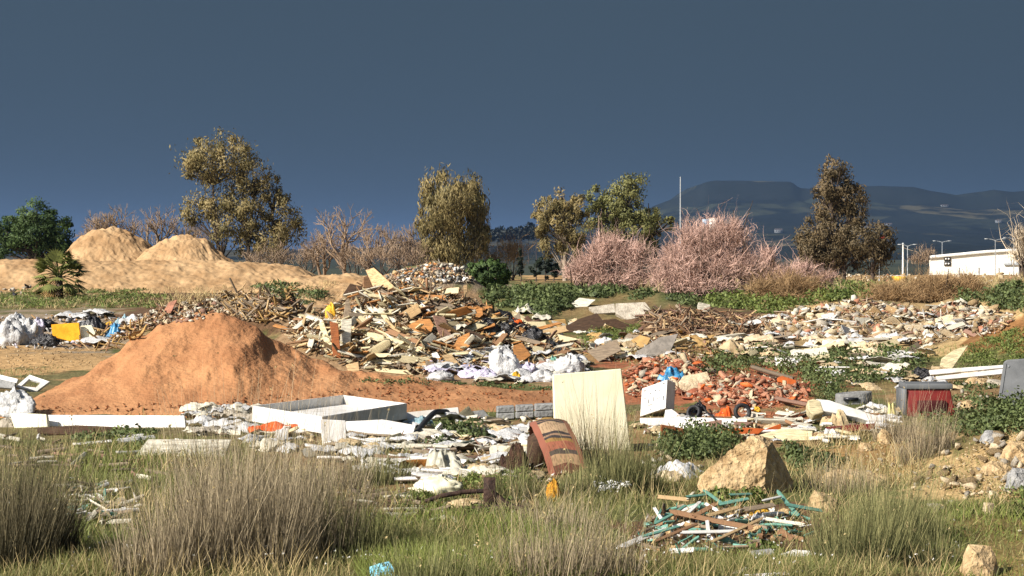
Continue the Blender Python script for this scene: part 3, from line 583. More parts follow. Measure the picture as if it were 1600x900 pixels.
twig_bush('bare_shrub', 'round leafless reddish shrub at the end of the warehouse', [(1446, 402, 18, 14), (1430, 408, 14, 9)], 300, M_BARE, 260, width=.12, seed=70, tw=2, up=1.2)
twig_bush('bare_shrub', 'pale arching branches at the picture edge above the warehouse roof', [(1605, 378, 22, 26), (1600, 400, 24, 18)], 90, mat('pale_twigs', (214, 196, 168), (150, 132, 110), attr='tint', bump=0, rnd=0), 420, width=.05, seed=71, tw=1.2)

# dwarf fan palm
def fan_palm(px, d, h_px, label):
    rng = np.random.default_rng(3); bx = wx(px, d); bz = float(H(bx, d)); root = tag(empty('fan_palm', (bx, d, bz)), label, 'palm'); s = h_px * d / F
    v, f = tube_np([(0, 0, -.1), (.03, 0, s * .25), (0, .02, s * .5)], [.09 * s, .08 * s, .07 * s], 8); link('trunk', mesh_np('trunk', v, f, True), M_BARKD, root)
    mg = mat('palm_frond', (138, 142, 76), (84, 90, 44), scale=2, bump=0, rnd=.2); md = mat('palm_frond_dead', (150, 122, 72), (98, 74, 44), scale=2, bump=0, rnd=.2)
    for i in range(64):
        az = rng.random() * 6.283; el = math.radians(-50 + 125 * rng.random()); st = np.array([math.cos(az) * math.cos(el), math.sin(az) * math.cos(el), math.sin(el)]); ln = s * (.34 + .16 * rng.random()); o = np.array([0, 0, s * (.42 + .1 * rng.random())]); c = o + st * ln
        parts = [tube_np([o, o + st * ln * .5 + (0, 0, .03 * s), c], [.012 * s, .01 * s, .008 * s], 3)]
        sx = np.cross(st, (0, 0, 1)); sx /= np.linalg.norm(sx) + 1e-6; lv = []
        for k in range(13):
            a = math.radians(-85 + 170 * k / 12); dr = st * math.cos(a) + sx * math.sin(a); dr[2] -= .15; tip = c + dr * s * .3 * (.8 + .3 * rng.random()); tip[2] -= .05 * s; w = np.cross(dr, st if abs(a) > .2 else (0, 0, 1)); w = w / (np.linalg.norm(w) + 1e-6) * .015 * s
            wq = np.cross(dr, np.cross(st, sx)); wq = wq / (np.linalg.norm(wq) + 1e-6) * .022 * s; midp = c + (tip - c) * .5
            lv.append((np.array([c - wq * .3, midp - wq, tip, midp + wq]), np.array([[0, 1, 2, 3]])))
        v, f = merge(parts + lv); link('frond', mesh_np('frond', v, f), md if el < -.5 else mg, root)
fan_palm(92, 94, 72, 'squat green fan palm standing on the tan bank behind the bags')

# ------------------------------------------------------------------ far structures
M_WHITE = mat('white_paint', (238, 234, 226), (220, 214, 204), scale=4, rough=.55, bump=.05, rnd=.05, dirt=.35); M_METAL = mat('grey_metal', (176, 180, 182), (140, 144, 148), scale=3, rough=.45, bump=.05); M_DARK = mat('dark_glass', (52, 54, 58), (36, 38, 42), rough=.3, bump=0)
def warehouse():
    d = 350.0; x0, x1 = wx(1452, d), wx(1790, d); zb = float(H(x0, d)); r = tag(link('warehouse', None, None, None, (x0, d, zb), (0, 0, -.222)), 'long white warehouse with low curved roof beyond the dry shrub', 'warehouse')
    L_ = x1 - x0; n = 40; xs = np.linspace(0, L_, n); px = np.linspace(1452, 1790, n); py = np.interp(px, [1452, 1500, 1540, 1580, 1610, 1700, 1790], [399.5, 395, 391, 388.5, 389, 394, 402]); zt = wz(py, d) - zb; dep = 34
    m = mat('warehouse_panel', (240, 236, 226), (226, 220, 208), scale=.12, rough=.5, bump=0, rnd=0)
    wl = np.stack([xs, xs * 0, zt - .55], -1); wb = np.stack([xs, xs * 0, xs * 0 - 1], -1); bk = wl + (0, dep, 0); bb = wb + (0, dep, 0); v = np.concatenate([wl, wb, bk, bb]); f = []
    for i in range(n - 1): f += [(n + i, n + i + 1, i + 1, i), (3 * n + i + 1, 3 * n + i, 2 * n + i, 2 * n + i + 1)]
    f += [(3 * n, n, 0, 2 * n), (2 * n - 1, 4 * n - 1, 3 * n - 1, n - 1)]; link('wall', mesh_np('wall', v, np.array(f)), m, r)
    t = np.stack([xs, xs * 0 - .5, zt], -1); b2 = t - (0, 0, .55); t2 = t + (0, dep + 1, 0); b3 = b2 + (0, dep + 1, 0); v = np.concatenate([t, b2, t2, b3]); f = []
    for i in range(n - 1): f += [(n + i, n + i + 1, i + 1, i), (i, i + 1, 2 * n + i + 1, 2 * n + i), (2 * n + i, 2 * n + i + 1, 3 * n + i + 1, 3 * n + i), (3 * n + i, 3 * n + i + 1, n + i + 1, n + i)]
    f += [(n, 0, 2 * n, 3 * n), (4 * n - 1, 3 * n - 1, n - 1, 2 * n - 1)]; link('roof', mesh_np('roof', v, np.array(f)), mat('roof_white', (248, 246, 240), rough=.5, bump=0, rnd=0), r)
    for k in range(8): v, f = box_np(.12, .12, 7, (wx(1497 + 30 * k, d) - x0, -.1, 2.6)); link('seam', mesh_np('seam', v, f), M_METAL, r)
    for j, z in enumerate((wz(404.5, d), wz(412, d))):
        x = wx(1479.5, d) - x0; fr = link('sign', mesh_np('sign', *box_np(1.15, .2, .75, (x, -.14, z - zb))), M_DARK, r)
        for q in (-.25, .25): link('letter', mesh_np('letter', *box_np(.3, .06, .3, (x + q, -.26, z - zb))), M_WHITE, fr)
    v, f = box_np(14, .25, .5, (wx(1625, d) - x0, -.3, wz(412, d) - zb)); link('canopy', mesh_np('canopy', v, f), M_METAL, r)
warehouse()
def street_lamp(px, top, d, label, arm=1.3):
    x = wx(px, d); zb = float(H(x, d)); h = wz(top, d) - zb; r = tag(empty('street_lamp', (x, d, zb)), label, 'street lamp', 'street lamps by the warehouse')
    v, f = tube_np([(0, 0, -.2), (0, 0, h * .5), (0, 0, h)], [.1, .08, .06], 8); link('pole', mesh_np('pole', v, f, True), M_METAL, r)
    for s in (-1, 1):
        v, f = tube_np([(0, 0, h - .1), (s * arm * .5, 0, h + .12), (s * arm, 0, h + .2)], [.06, .05, .05], 6); a = link('arm', mesh_np('arm', v, f, True), M_METAL, r)
        link('lamp_head', mesh_np('lamp_head', *box_np(.7, .3, .14, (s * (arm + .2), 0, h + .2))), M_METAL, a)
street_lamp(1418, 384, 300, 'double-armed street lamp beside the short white pole', 1.0); street_lamp(1472, 378, 380, 'double-armed street lamp over the low end of the warehouse roof'); street_lamp(1555, 375, 330, 'double-armed street lamp before the middle of the warehouse'); street_lamp(1584, 373, 330, 'double-armed street lamp behind the pale arching branches')
def pole_thing(name, label, px, top, d, r, cat):
    x = wx(px, d); zb = float(H(x, d)); h = wz(top, d) - zb; o = tag(empty(name, (x, d, zb)), label, cat)
    v, f = tube_np([(0, 0, -.2), (0, 0, h * .6), (0, 0, h)], [r, r * .85, r * .6], 8); link('shaft', mesh_np('shaft', v, f, True), M_METAL if cat != 'pole' else M_WHITE, o)
    v, f = tube_np([(0, 0, h), (0, 0, h + r), (0, 0, h + 1.4 * r)], [r * .9, r * .9, r * .3], 8); link('cap', mesh_np('cap', v, f, True), M_METAL, o); v, f = box_np(r * 4, r * 4, .3, (0, 0, 0)); link('footing', mesh_np('footing', v, f), M_METAL, o); return o
pole_thing('mast', 'tall thin grey mast rising beside the olive eucalyptus', 1063, 278, 240, .1, 'mast'); pole_thing('white_post', 'short thick white pole beside the two-tiered tree', 1411, 382, 260, .17, 'pole')
o = pole_thing('flag_pole', 'thin pole with small red flag at the two-tiered tree', 1374, 368, 149.5, .03, 'flag pole'); hh = wz(370, 148) - float(H(wx(1374, 148), 148)); me = mesh_np('flag', [(0, -.05, hh), (.35, -.1, hh + .15), (.45, -.05, hh - .2), (.05, -.03, hh - .4), (0, -.03, hh), (.35, -.08, hh + .15), (.45, -.03, hh - .2), (.05, -.01, hh - .4)], [(0, 1, 2, 3), (7, 6, 5, 4)]); link('flag', me, mat('red_cloth', (206, 84, 70), rough=.8), o)
def pylon():
    d = 96.6; x = wx(1113, d); zb = float(H(x, d)); h = wz(341, d) - zb; r = tag(empty('pylon_sign', (x, d, zb)), 'white pylon sign with a pale blue board, half hidden by pink twigs', 'sign')
    link('post', mesh_np('post', *box_np(.36, .25, h, (0, 0, h / 2))), M_WHITE, r); link('sign_board', mesh_np('sign_board', *box_np(.34, .2, .5, (-.34, -.03, h - .3))), mat('blue_board', (150, 178, 200), (120, 156, 186), scale=5), r); link('head', mesh_np('head', *box_np(.42, .27, .8, (.04, -.02, h - .42))), M_WHITE, r)
pylon()
def hill_hit(px, py):
    for d in np.arange(1850, 5200, 15.):
        if hill_z(float(wx(px, d)), d) >= wz(py, d): return float(d), float(wz(py, d)) - 1
    return 4000., float(wz(py, 4000.))
def house(px, py, w_px, h_px, d, label, roofc=(110, 100, 96)):
    d, z = hill_hit(px, py); x = wx(px, d); w, h = w_px * d / F, h_px * d / F; r = tag(empty('far_house', (x, d, z)), label, 'house', 'houses on the far slope')
    link('wall', mesh_np('wall', *box_np(w, w * .7, h + 6, (0, 0, h / 2 - 3))), mat('house_wall', (120, 124, 128), rnd=.1, bump=0), r); a = h * .35
    v = np.array([(-w / 2, -w * .4, h), (w / 2, -w * .4, h), (w / 2, w * .4, h), (-w / 2, w * .4, h), (-w / 2, 0, h + a), (w / 2, 0, h + a)]); link('roof', mesh_np('roof', v, np.array([(0, 1, 5, 4), (2, 3, 4, 5), (3, 2, 1, 0), (0, 4, 3, 3), (1, 2, 5, 5)])[:3]), mat('house_roof', roofc, rnd=.1, bump=0), r)
    for k in (-.3, 0, .3): link('window', mesh_np('window', *box_np(w * .12, .3, h * .4, (w * k, -w * .36, h * .45))), M_DARK, r)
for px, py, w_, h_, dd, lb in [(1216, 362, 12, 4, 3000, 'pale house with dark windows on the low slope beside the two-tiered tree'), (1352, 356, 20, 4, 3100, 'long pale building just behind the two-tiered tree'), (1386, 352, 14, 3, 3300, 'small pale building above the red flag'), (1475, 322, 12, 2, 4300, 'tiny pale building high on the slope above the warehouse'), (1560, 346, 10, 2.5, 3900, 'tiny pale building low on the slope near the picture edge')]: house(px, py, w_, h_, dd, lb)
for i, (px, py) in enumerate([(765, 366), (778, 362), (790, 364), (803, 361), (815, 363), (826, 356), (838, 360)]):
    blob_tree('far_tree', '%s dim tree of the far line, counted from the weeping eucalyptus' % ('first', 'second', 'third', 'fourth', 'fifth', 'sixth', 'seventh')[i], px, 1500, [(px, py, 8, 7), (px + 4, py + 5, 8, 6), (px - 4, py + 6, 8, 6)], M_FARW, M_BARKD, 260, leaf=3.2, asp=.6, droop=0, clump=1.8, trunk_r=.4, seed=90 + i, group='far treeline', branchy=False)
# ------------------------------------------------------------------ debris: builders placed from photo pixels
def wood(name, c, dark=.72, **k): return mat(name, c, tuple(v * dark for v in c), scale=7, stretch=(1, 6, 6), bump=.25, rough=.8, rnd=.16, dirt=.35, **k)
M_CREAM = wood('cream_board', (236, 220, 176)); M_PALE = wood('pale_board', (242, 234, 212)); M_TANW = wood('tan_wood', (218, 184, 136)); M_BRNW = wood('brown_wood', (164, 124, 90)); M_GREYW = wood('grey_wood', (158, 140, 118)); M_DKW = wood('dark_wood', (84, 62, 46)); M_ORW = wood('orange_board', (204, 142, 82)); M_RUSTW = wood('rust_board', (158, 92, 50)); M_PINKW = wood('mauve_board', (160, 124, 106))
M_WPL = mat('white_plastic', (242, 240, 236), (220, 216, 208), scale=5, rough=.45, bump=.2, bscale=9, dirt=.5, dirtcol=(176, 158, 132), spec=.4); M_SHEET = mat('white_sheet', (232, 230, 226), (200, 200, 200), scale=4, rough=.5, bump=.5, bscale=16, spec=.4, transl=.15)
M_BLK = mat('black_plastic', (46, 44, 46), (26, 26, 28), scale=5, rough=.35, bump=.6, bscale=18, spec=.5); M_CONC = mat('concrete', (196, 186, 168), (154, 144, 128), scale=6, bump=.6, bscale=25); M_CONCG = mat('grey_concrete', (150, 150, 148), (122, 122, 120), scale=8, bump=.5, bscale=25)
M_BRICK = mat('red_brick', (190, 112, 80), (152, 84, 60), scale=5, bump=.5, bscale=22, rnd=.25, dirt=.4, dirtcol=(206, 176, 150)); M_PINKB = mat('pink_brick', (206, 152, 120), (180, 116, 88), scale=5, bump=.5, bscale=22, rnd=.2, dirt=.4, dirtcol=(214, 190, 166)); M_PLAS = mat('plaster', (222, 204, 172), (190, 168, 134), scale=6, bump=.5, bscale=22, rnd=.15)
M_BLUE = mat('blue_plastic', (76, 150, 192), (46, 112, 156), scale=6, rough=.35, bump=.5, spec=.5); M_TEAL = mat('teal_strip', (124, 172, 154), (88, 136, 122), scale=6, rough=.5, bump=.15); M_YEL = mat('yellow_plastic', (236, 190, 60), (206, 150, 36), scale=6, rough=.5, bump=.4); M_ORG = mat('orange_cloth', (236, 106, 40), (198, 76, 26), scale=6, rough=.7, bump=.5); M_ORP = mat('orange_panel', (214, 112, 52), (180, 86, 38), scale=4, rough=.6, bump=.15, dirt=.3); M_SKYB = mat('pale_blue_cloth', (150, 178, 186), (116, 142, 152), scale=5, bump=.4)
M_RUBBER = mat('black_rubber', (58, 58, 60), (40, 40, 42), scale=9, rough=.6, bump=.25); M_RUST = mat('rusty_iron', (84, 62, 50), (50, 38, 34), scale=9, rough=.8, bump=.5); M_CREAMP = mat('cream_panel', (236, 230, 200), (226, 218, 186), scale=3, rough=.55, bump=.08, rnd=0, dirt=.2); M_BEIGE = mat('beige_cloth', (206, 184, 146), (168, 144, 108), scale=6, bump=.4); M_LIL = mat('lilac_sheet', (212, 206, 222), (180, 174, 196), scale=6, rough=.45, bump=.5, bscale=16, spec=.4); M_ROCK = mat('conglomerate', (208, 180, 136), (156, 128, 90), scale=11, bump=1, bscale=22, detail=9, rnd=.08, dirt=.3, dirtcol=(230, 214, 184)); M_ROCKG = mat('grey_stone', (170, 168, 164), (126, 126, 126), scale=10, bump=.9, bscale=24)
M_CARD = mat('cardboard', (190, 156, 100), (162, 128, 80), scale=5, bump=.15); M_SHAG = mat('shaggy_rug', (190, 128, 54), (146, 90, 36), scale=14, bump=1, bscale=50); M_RED = mat('red_vinyl', (128, 42, 36), (98, 30, 28), scale=4, rough=.6, bump=.1, dirt=.45); M_GREYP = mat('grey_plastic', (112, 114, 116), (92, 94, 96), scale=3, rough=.55, bump=.12); M_FROND = mat('dry_frond', (206, 170, 108), (142, 108, 66), scale=5, bump=.2, rnd=.2)

def nrm(yaw, tilt):
    y, t = math.radians(yaw), math.radians(tilt); return Vector((math.sin(y) * math.cos(t), -math.cos(y) * math.cos(t), math.sin(t)))
def on_plane(px, py, P, n):
    r = Vector(ray(px, py)); o = Vector((0, 0, CAMZ)); return o + r * ((P - o).dot(n) / r.dot(n))
def prism(pts, off):
    n = len(pts); bm = bmesh.new(); a = [bm.verts.new(p) for p in pts]; b = [bm.verts.new(p + off) for p in pts]
    bm.faces.new(a); bm.faces.new(b[::-1])
    for i in range(n): bm.faces.new((a[i], b[i], b[(i + 1) % n], a[(i + 1) % n]))
    bmesh.ops.recalc_face_normals(bm, faces=bm.faces[:]); me = bpy.data.meshes.new('panel'); bm.to_mesh(me); bm.free(); return me
def panel(name, label, cat, outl, base, yaw, tilt, th, m, group=None, lift=.01, bev=.006, parent=None):
    """flat board of real thickness standing or lying at a ground point, its outline unprojected onto its own plane"""
    g_ = G(*base) + Vector((0, 0, lift)); n = nrm(yaw, tilt); pts = [on_plane(x, y, g_, n) - g_ for x, y in outl]
    me = prism(pts, -n * th); o = link(name, me, m, None, g_)
    if bev: bevel(o, bev, 1)
    return tag(o, label, cat, group)
def board(name, label, cat, p0, p1, w_px, th, m, lift=(.03, .03), roll=0, group=None, k=None):
    """plank between two photo pixels resting on the heap surface; its broad face turned up and to the viewer"""
    a = G(*p0); b = G(*p1); a.z += lift[0]; b.z += lift[1]; ax = b - a; L_ = max(ax.length, .05); ax.normalize(); c = (a + b) / 2
    up = (Vector((0, 0, 1)) * .65 + Vector((-.25, -.75, 0)) * .8); up = (up - ax * up.dot(ax)).normalized(); sd_ = up.cross(ax)
    R = Matrix((ax, sd_, up)).transposed().to_4x4() @ Matrix.Rotation(math.radians(roll), 4, 'X')
    o = link(name, shared('plank', k if k is not None else random.randrange(10), m)); w = w_px * c.y / F
    o.matrix_world = Matrix.Translation(c) @ R @ Matrix.Diagonal((L_, w, th, 1)); return tag(o, label, cat, group)
def bag(name, label, cat, cx, by, w_px, h_px, m, k=0, rz=0, group=None, kind='bag', dep=1.0, sink=.02):
    g_ = G(cx, by); s = g_.y / F; w, h = w_px * s, h_px * s; g_.y += w * .3 * dep; g_.z = min(float(H(g_.x, g_.y)), g_.z + .1) - sink
    o = link(name, shared(kind, k, m), None, None, g_, (0, 0, rz)); o.scale = (w, w * dep, h / .66 if kind == 'bag' else h * 3); return tag(o, label, cat, group)
def drape(name, label, cat, cx, by, w_px, h_px, m, seed=1, peak=(0, 0), dep=.8, folds=9, group=None, peaky=False):
    """cloth fallen over something: radial folds running down from a peak, closed underneath"""
    g_ = G(cx, by); s = g_.y / F; w, h = w_px * s / 2, h_px * s; g_.y += w * dep * .8; g_.z = float(H(g_.x, g_.y)) - .02; nu, nv = 64, 16; r = np.random.default_rng(seed)
    th = np.linspace(0, 2 * math.pi, nu, endpoint=False); rr_ = np.linspace(0, 1, nv); T, R_ = np.meshgrid(th, rr_, indexing='ij'); fo = np.sin(T * folds + 2 * fbm(T * 2, T * 0 + seed, 2, seed)) + .7 * np.sin(T * folds * 2.3 + seed)
    rad = R_ * (1 + .1 * fo * R_ + .2 * fbm(np.cos(T) * 2 + seed, np.sin(T) * 2, 2, seed)); x = rad * np.cos(T) * w + peak[0] * w * (1 - R_); y = rad * np.sin(T) * w * dep + peak[1] * w * (1 - R_)
    rg = 1 - np.abs(fbm(x / w * 1.5 + seed, y / w * 1.5 - seed, 3, seed)) * 2.2; rg2 = fbm(x / w * 4.5, y / w * 4.5 + seed, 3, seed + 3); dome = np.clip(1 - R_ ** 3.5, 0, 1)
    cone = (1 - R_) ** .9 if peaky else dome * (.75 + .25 * (1 - R_))
    z = h * (cone * (.3 + .75 * np.clip(rg, 0, 1)) + .3 * rg2 * dome + .05 * fo * R_ * dome)
    z = np.where(R_ > .98, -.03, z); v = np.stack([x, y, z], -1).reshape(-1, 3); i = np.arange(nu * nv).reshape(nu, nv); j = np.roll(i, -1, 0); f = np.stack([i[:, :-1], i[:, 1:], j[:, 1:], j[:, :-1]], -1).reshape(-1, 4)
    return tag(link(name, mesh_np(name, v, f, True), m, None, g_), label, cat, group)
def pipe(name, label, cat, pts, r, m, lift=.05, group=None):
    P = [G(x, y) + Vector((0, 0, lift if not isinstance(lift, (list, tuple)) else lift[i])) for i, (x, y) in enumerate(pts)]; o0 = P[0].copy(); Q = []
    for i in range(len(P) - 1):
        for t_ in range(4): Q.append(P[i].lerp(P[i + 1], t_ / 4) - o0)
    Q.append(P[-1] - o0); Q = [Q[0]] + [(Q[i - 1] + Q[i] * 2 + Q[i + 1]) / 4 for i in range(1, len(Q) - 1)] + [Q[-1]]
    v, f = tube_np(Q, r, 8); return tag(link(name, mesh_np(name, v, f, True), m, None, o0), label, cat, group)
def rock(name, label, pts, base, m, seed, noise=.05, cat='rock', sub=3, group=None):
    """boulder from a hull of points given in photo pixels (px, py, depth offset m), then roughened"""
    g_ = G(*base); P = [at(a, b, g_.y + c) - g_ for a, b, c in pts]; v, f = hull_np([p[:] for p in P]); bm = bmesh.new(); vs = [bm.verts.new(p) for p in v]
    for q in f: bm.faces.new([vs[i] for i in q])
    sz = max(np.ptp(v, 0))
    bmesh.ops.subdivide_edges(bm, edges=bm.edges[:], cuts=sub, use_grid_fill=True); bmesh.ops.triangulate(bm, faces=bm.faces[:]); bmesh.ops.recalc_face_normals(bm, faces=bm.faces[:]); bm.normal_update()
    co = np.array([q.co[:] for q in bm.verts]); d_ = fbm(co[:, 0] * 5 / sz + seed, co[:, 2] * 5 / sz + co[:, 1] * 3 / sz, 4, seed) + .9 * fbm(co[:, 0] * 20 / sz, co[:, 2] * 20 / sz + co[:, 1] * 15 / sz, 3, seed + 4)
    for q, dd in zip(bm.verts, d_): q.co += q.normal * float(dd) * noise * sz
    me = bpy.data.meshes.new(name); bm.to_mesh(me); bm.free(); return tag(link(name, me, m, None, g_), label, cat, group)
def stone(label, cx, by, w, h, m, seed, group=None, name='rock', cat='rock'):
    w2 = w / 2; dp = w * G(cx, by).y / F; r = np.random.default_rng(seed); j = lambda s: float(r.normal(0, s))
    pts = [(cx - w2, by - h * .2, dp * .4), (cx + w2, by - h * .15, dp * .4), (cx - w2 * .5 + j(w * .06), by, 0), (cx + w2 * .6 + j(w * .06), by, 0), (cx - w2 * .4 + j(w * .1), by - h, dp * .45), (cx + w2 * .35 + j(w * .1), by - h * .92, dp * .5), (cx - w2 * .8, by - h * .65, dp * .3), (cx + w2 * .85, by - h * .6, dp * .4), (cx, by - h * .2, dp), (cx - w2 * .2, by - h * .75, dp * .12)]
    return rock(name, label, pts, (cx, by), m, seed, .035, cat, 3, group)

# --- white panels and frames at the foot of the red mound
def tray():
    g_ = G(503, 676); z1 = g_.z + .235; n = Vector((0, 0, 1)); P = Vector((0, 0, z1)); c = [on_plane(x, y, P, n) for x, y in ((394, 634), (537, 617), (636, 630), (503, 651))]
    r = tag(empty('white_tray', (c[3].x, c[3].y, g_.z)), 'shallow open white box frame tilted at the foot of the red soil heap', 'frame'); o0 = Vector(r.location); cen = sum(c, Vector()) / 4
    for i in range(4):
        a, b = c[i], c[(i + 1) % 4]; ia, ib = a.lerp(cen, .03), b.lerp(cen, .03); h = Vector((0, 0, .2)); me = prism([a - o0, b - o0, ib - o0, ia - o0], -h); bevel(link('side_wall', me, M_WPL, r), .008, 2)
    me = prism([q.lerp(cen, .06) - Vector((0, 0, .12)) - o0 for q in c], Vector((0, 0, -.02))); link('floor_sheet', me, M_WPL, r)
tray()
panel('discarded_board', 'long white panel lying on edge below the red soil heap', 'panel', [(64, 648), (288, 649), (290, 668), (70, 669)], (180, 669), -8, 22, .06, M_WPL)
panel('cream_offcut', 'short cream panel end butted against the long white panel', 'panel', [(15, 645), (72, 647), (74, 667), (22, 669)], (45, 669), -22, 18, .06, M_CREAMP)
panel('black_sheet', 'dark tar sheet strip lying under the long white panel', 'sheet', [(58, 668), (120, 664), (190, 667), (192, 675), (130, 679), (58, 675)], (125, 678), 0, 70, .03, M_DKW)
panel('white_board', 'pale board lying flat in the dry grass below the white panels', 'board', [(212, 711), (231, 686), (362, 686), (350, 713)], (280, 713), 0, 60, .03, M_PALE)
panel('white_board', 'white board standing below the near rim of the open white box frame', 'board', [(500, 655), (540, 657), (542, 694), (504, 696)], (520, 696), 10, 8, .04, M_WPL)
panel('white_board', 'long white board in front of the black bag', 'board', [(540, 658), (598, 655), (650, 664), (646, 677), (560, 684), (541, 672)], (590, 684), 4, 40, .04, M_WPL)
panel('white_board', 'low white board leaning behind the pale blue bundle', 'board', [(628, 645), (716, 636), (718, 648), (640, 658)], (675, 658), 6, 20, .05, M_WPL)
panel('white_board', 'white board lying flat below the black bag, half in grass', 'board', [(545, 686), (595, 683), (602, 696), (550, 699)], (575, 699), 0, 62, .03, M_WPL)
panel('grey_slate', 'grey slate piece between white board and grey blocks', 'slab', [(716, 645), (756, 640), (765, 651), (722, 655)], (740, 655), 8, 35, .04, M_CONCG)
for i, (x0, x1) in enumerate([(776, 805), (806, 835), (836, 866)]):
    for j in range(2):
        y0 = 634 + (805 - x0) * .06 + j * 10.5; panel('kerb_block', '%s grey concrete block, %s of the three pairs beside the cream panel' % (('upper', 'lower')[j], ('farthest from the panel', 'in the middle', 'touching the panel')[i]), 'block', [(x0 + .6, y0), (x1 - .6, y0 - 1.5), (x1 - .6, y0 + 8.6), (x0 + .6, y0 + 10)], (x0 + 15, 657), 5, 0, .18, M_CONCG, 'grey blocks beside the cream panel', bev=.012)
bag('orange_netting', 'crumpled orange netting tucked under the open white box frame', 'netting', 430, 682, 84, 20, M_ORG, 3, kind='sheet', dep=.5, sink=-.05)
bag('rubbish_bag', 'black rubbish bag against the near corner of the white box frame', 'bag', 612, 666, 40, 26, M_BLK, 1)
bag('cloth_bundle', 'pale blue cloth bundle beside the black rubbish bag', 'bundle', 660, 668, 40, 18, M_SKYB, 2)
pipe('bent_pipe', 'dark bent hose curving below the pale blue bundle', 'hose', [(648, 684), (664, 674), (680, 665), (698, 658)], .035, M_RUBBER, [.03, .12, .18, .12]); pipe('grey_hose', 'dull green hose lying before the grey mound of weeds', 'hose', [(718, 702), (745, 697), (772, 690)], .03, mat('green_hose', (92, 104, 92)), .05)
bag('cloth_bundle', 'flat taupe cloth under the slate and white board', 'bundle', 730, 672, 76, 15, M_BEIGE, 3, dep=.6); bag('torn_sheet', 'crumpled white plastic beside the lower grey blocks', 'sheet', 790, 672, 34, 8, M_SHEET, 2, kind='sheet'); bag('torn_sheet', 'grey torn plastic lying behind the rolled rug', 'sheet', 785, 690, 40, 8, mat('grey_sheet', (130, 132, 136), (96, 98, 104), bump=.5, rough=.45), 4, kind='sheet')
# left edge
for i, (q, lb) in enumerate([([(-14, 584), (0, 585), (28, 592), (26, 598), (-14, 590)], 'rear rail of white window frame cut by the picture edge'), ([(-14, 588), (24, 598), (22, 607), (-14, 604)], 'grey panel under the white frame cut by the picture edge')]): panel('window_frame' if i == 0 else 'grey_sheet', lb, 'frame' if i == 0 else 'panel', q, (8, 612), -12, 35, .05, M_WPL if i == 0 else M_CONCG, lift=.04)
def frame():
    g_ = G(50, 612); n = nrm(12, 48); r = tag(empty('window_frame', g_), 'white open window frame leaning at the tip of the red soil heap', 'frame'); o_ = [(24, 604), (46, 585), (78, 596), (58, 611)]; i_ = [(34, 603), (46, 592), (64, 597), (56, 605)]
    for k in range(4): l = (k + 1) % 4; bevel(link('rail', prism([on_plane(*q, g_ + Vector((0, 0, .02)), n) - g_ for q in (o_[k], o_[l], i_[l], i_[k])], -n * .05), M_WPL, r), .006, 1)
frame()
bag('plastic_curtain', 'crumpled grey white plastic curtain at the picture edge beside the red heap', 'plastic sheet', 18, 652, 78, 40, M_SHEET, 5, dep=.6)
stone('grey block of stone before the plastic curtain', 12, 668, 34, 16, M_CONC, 4)

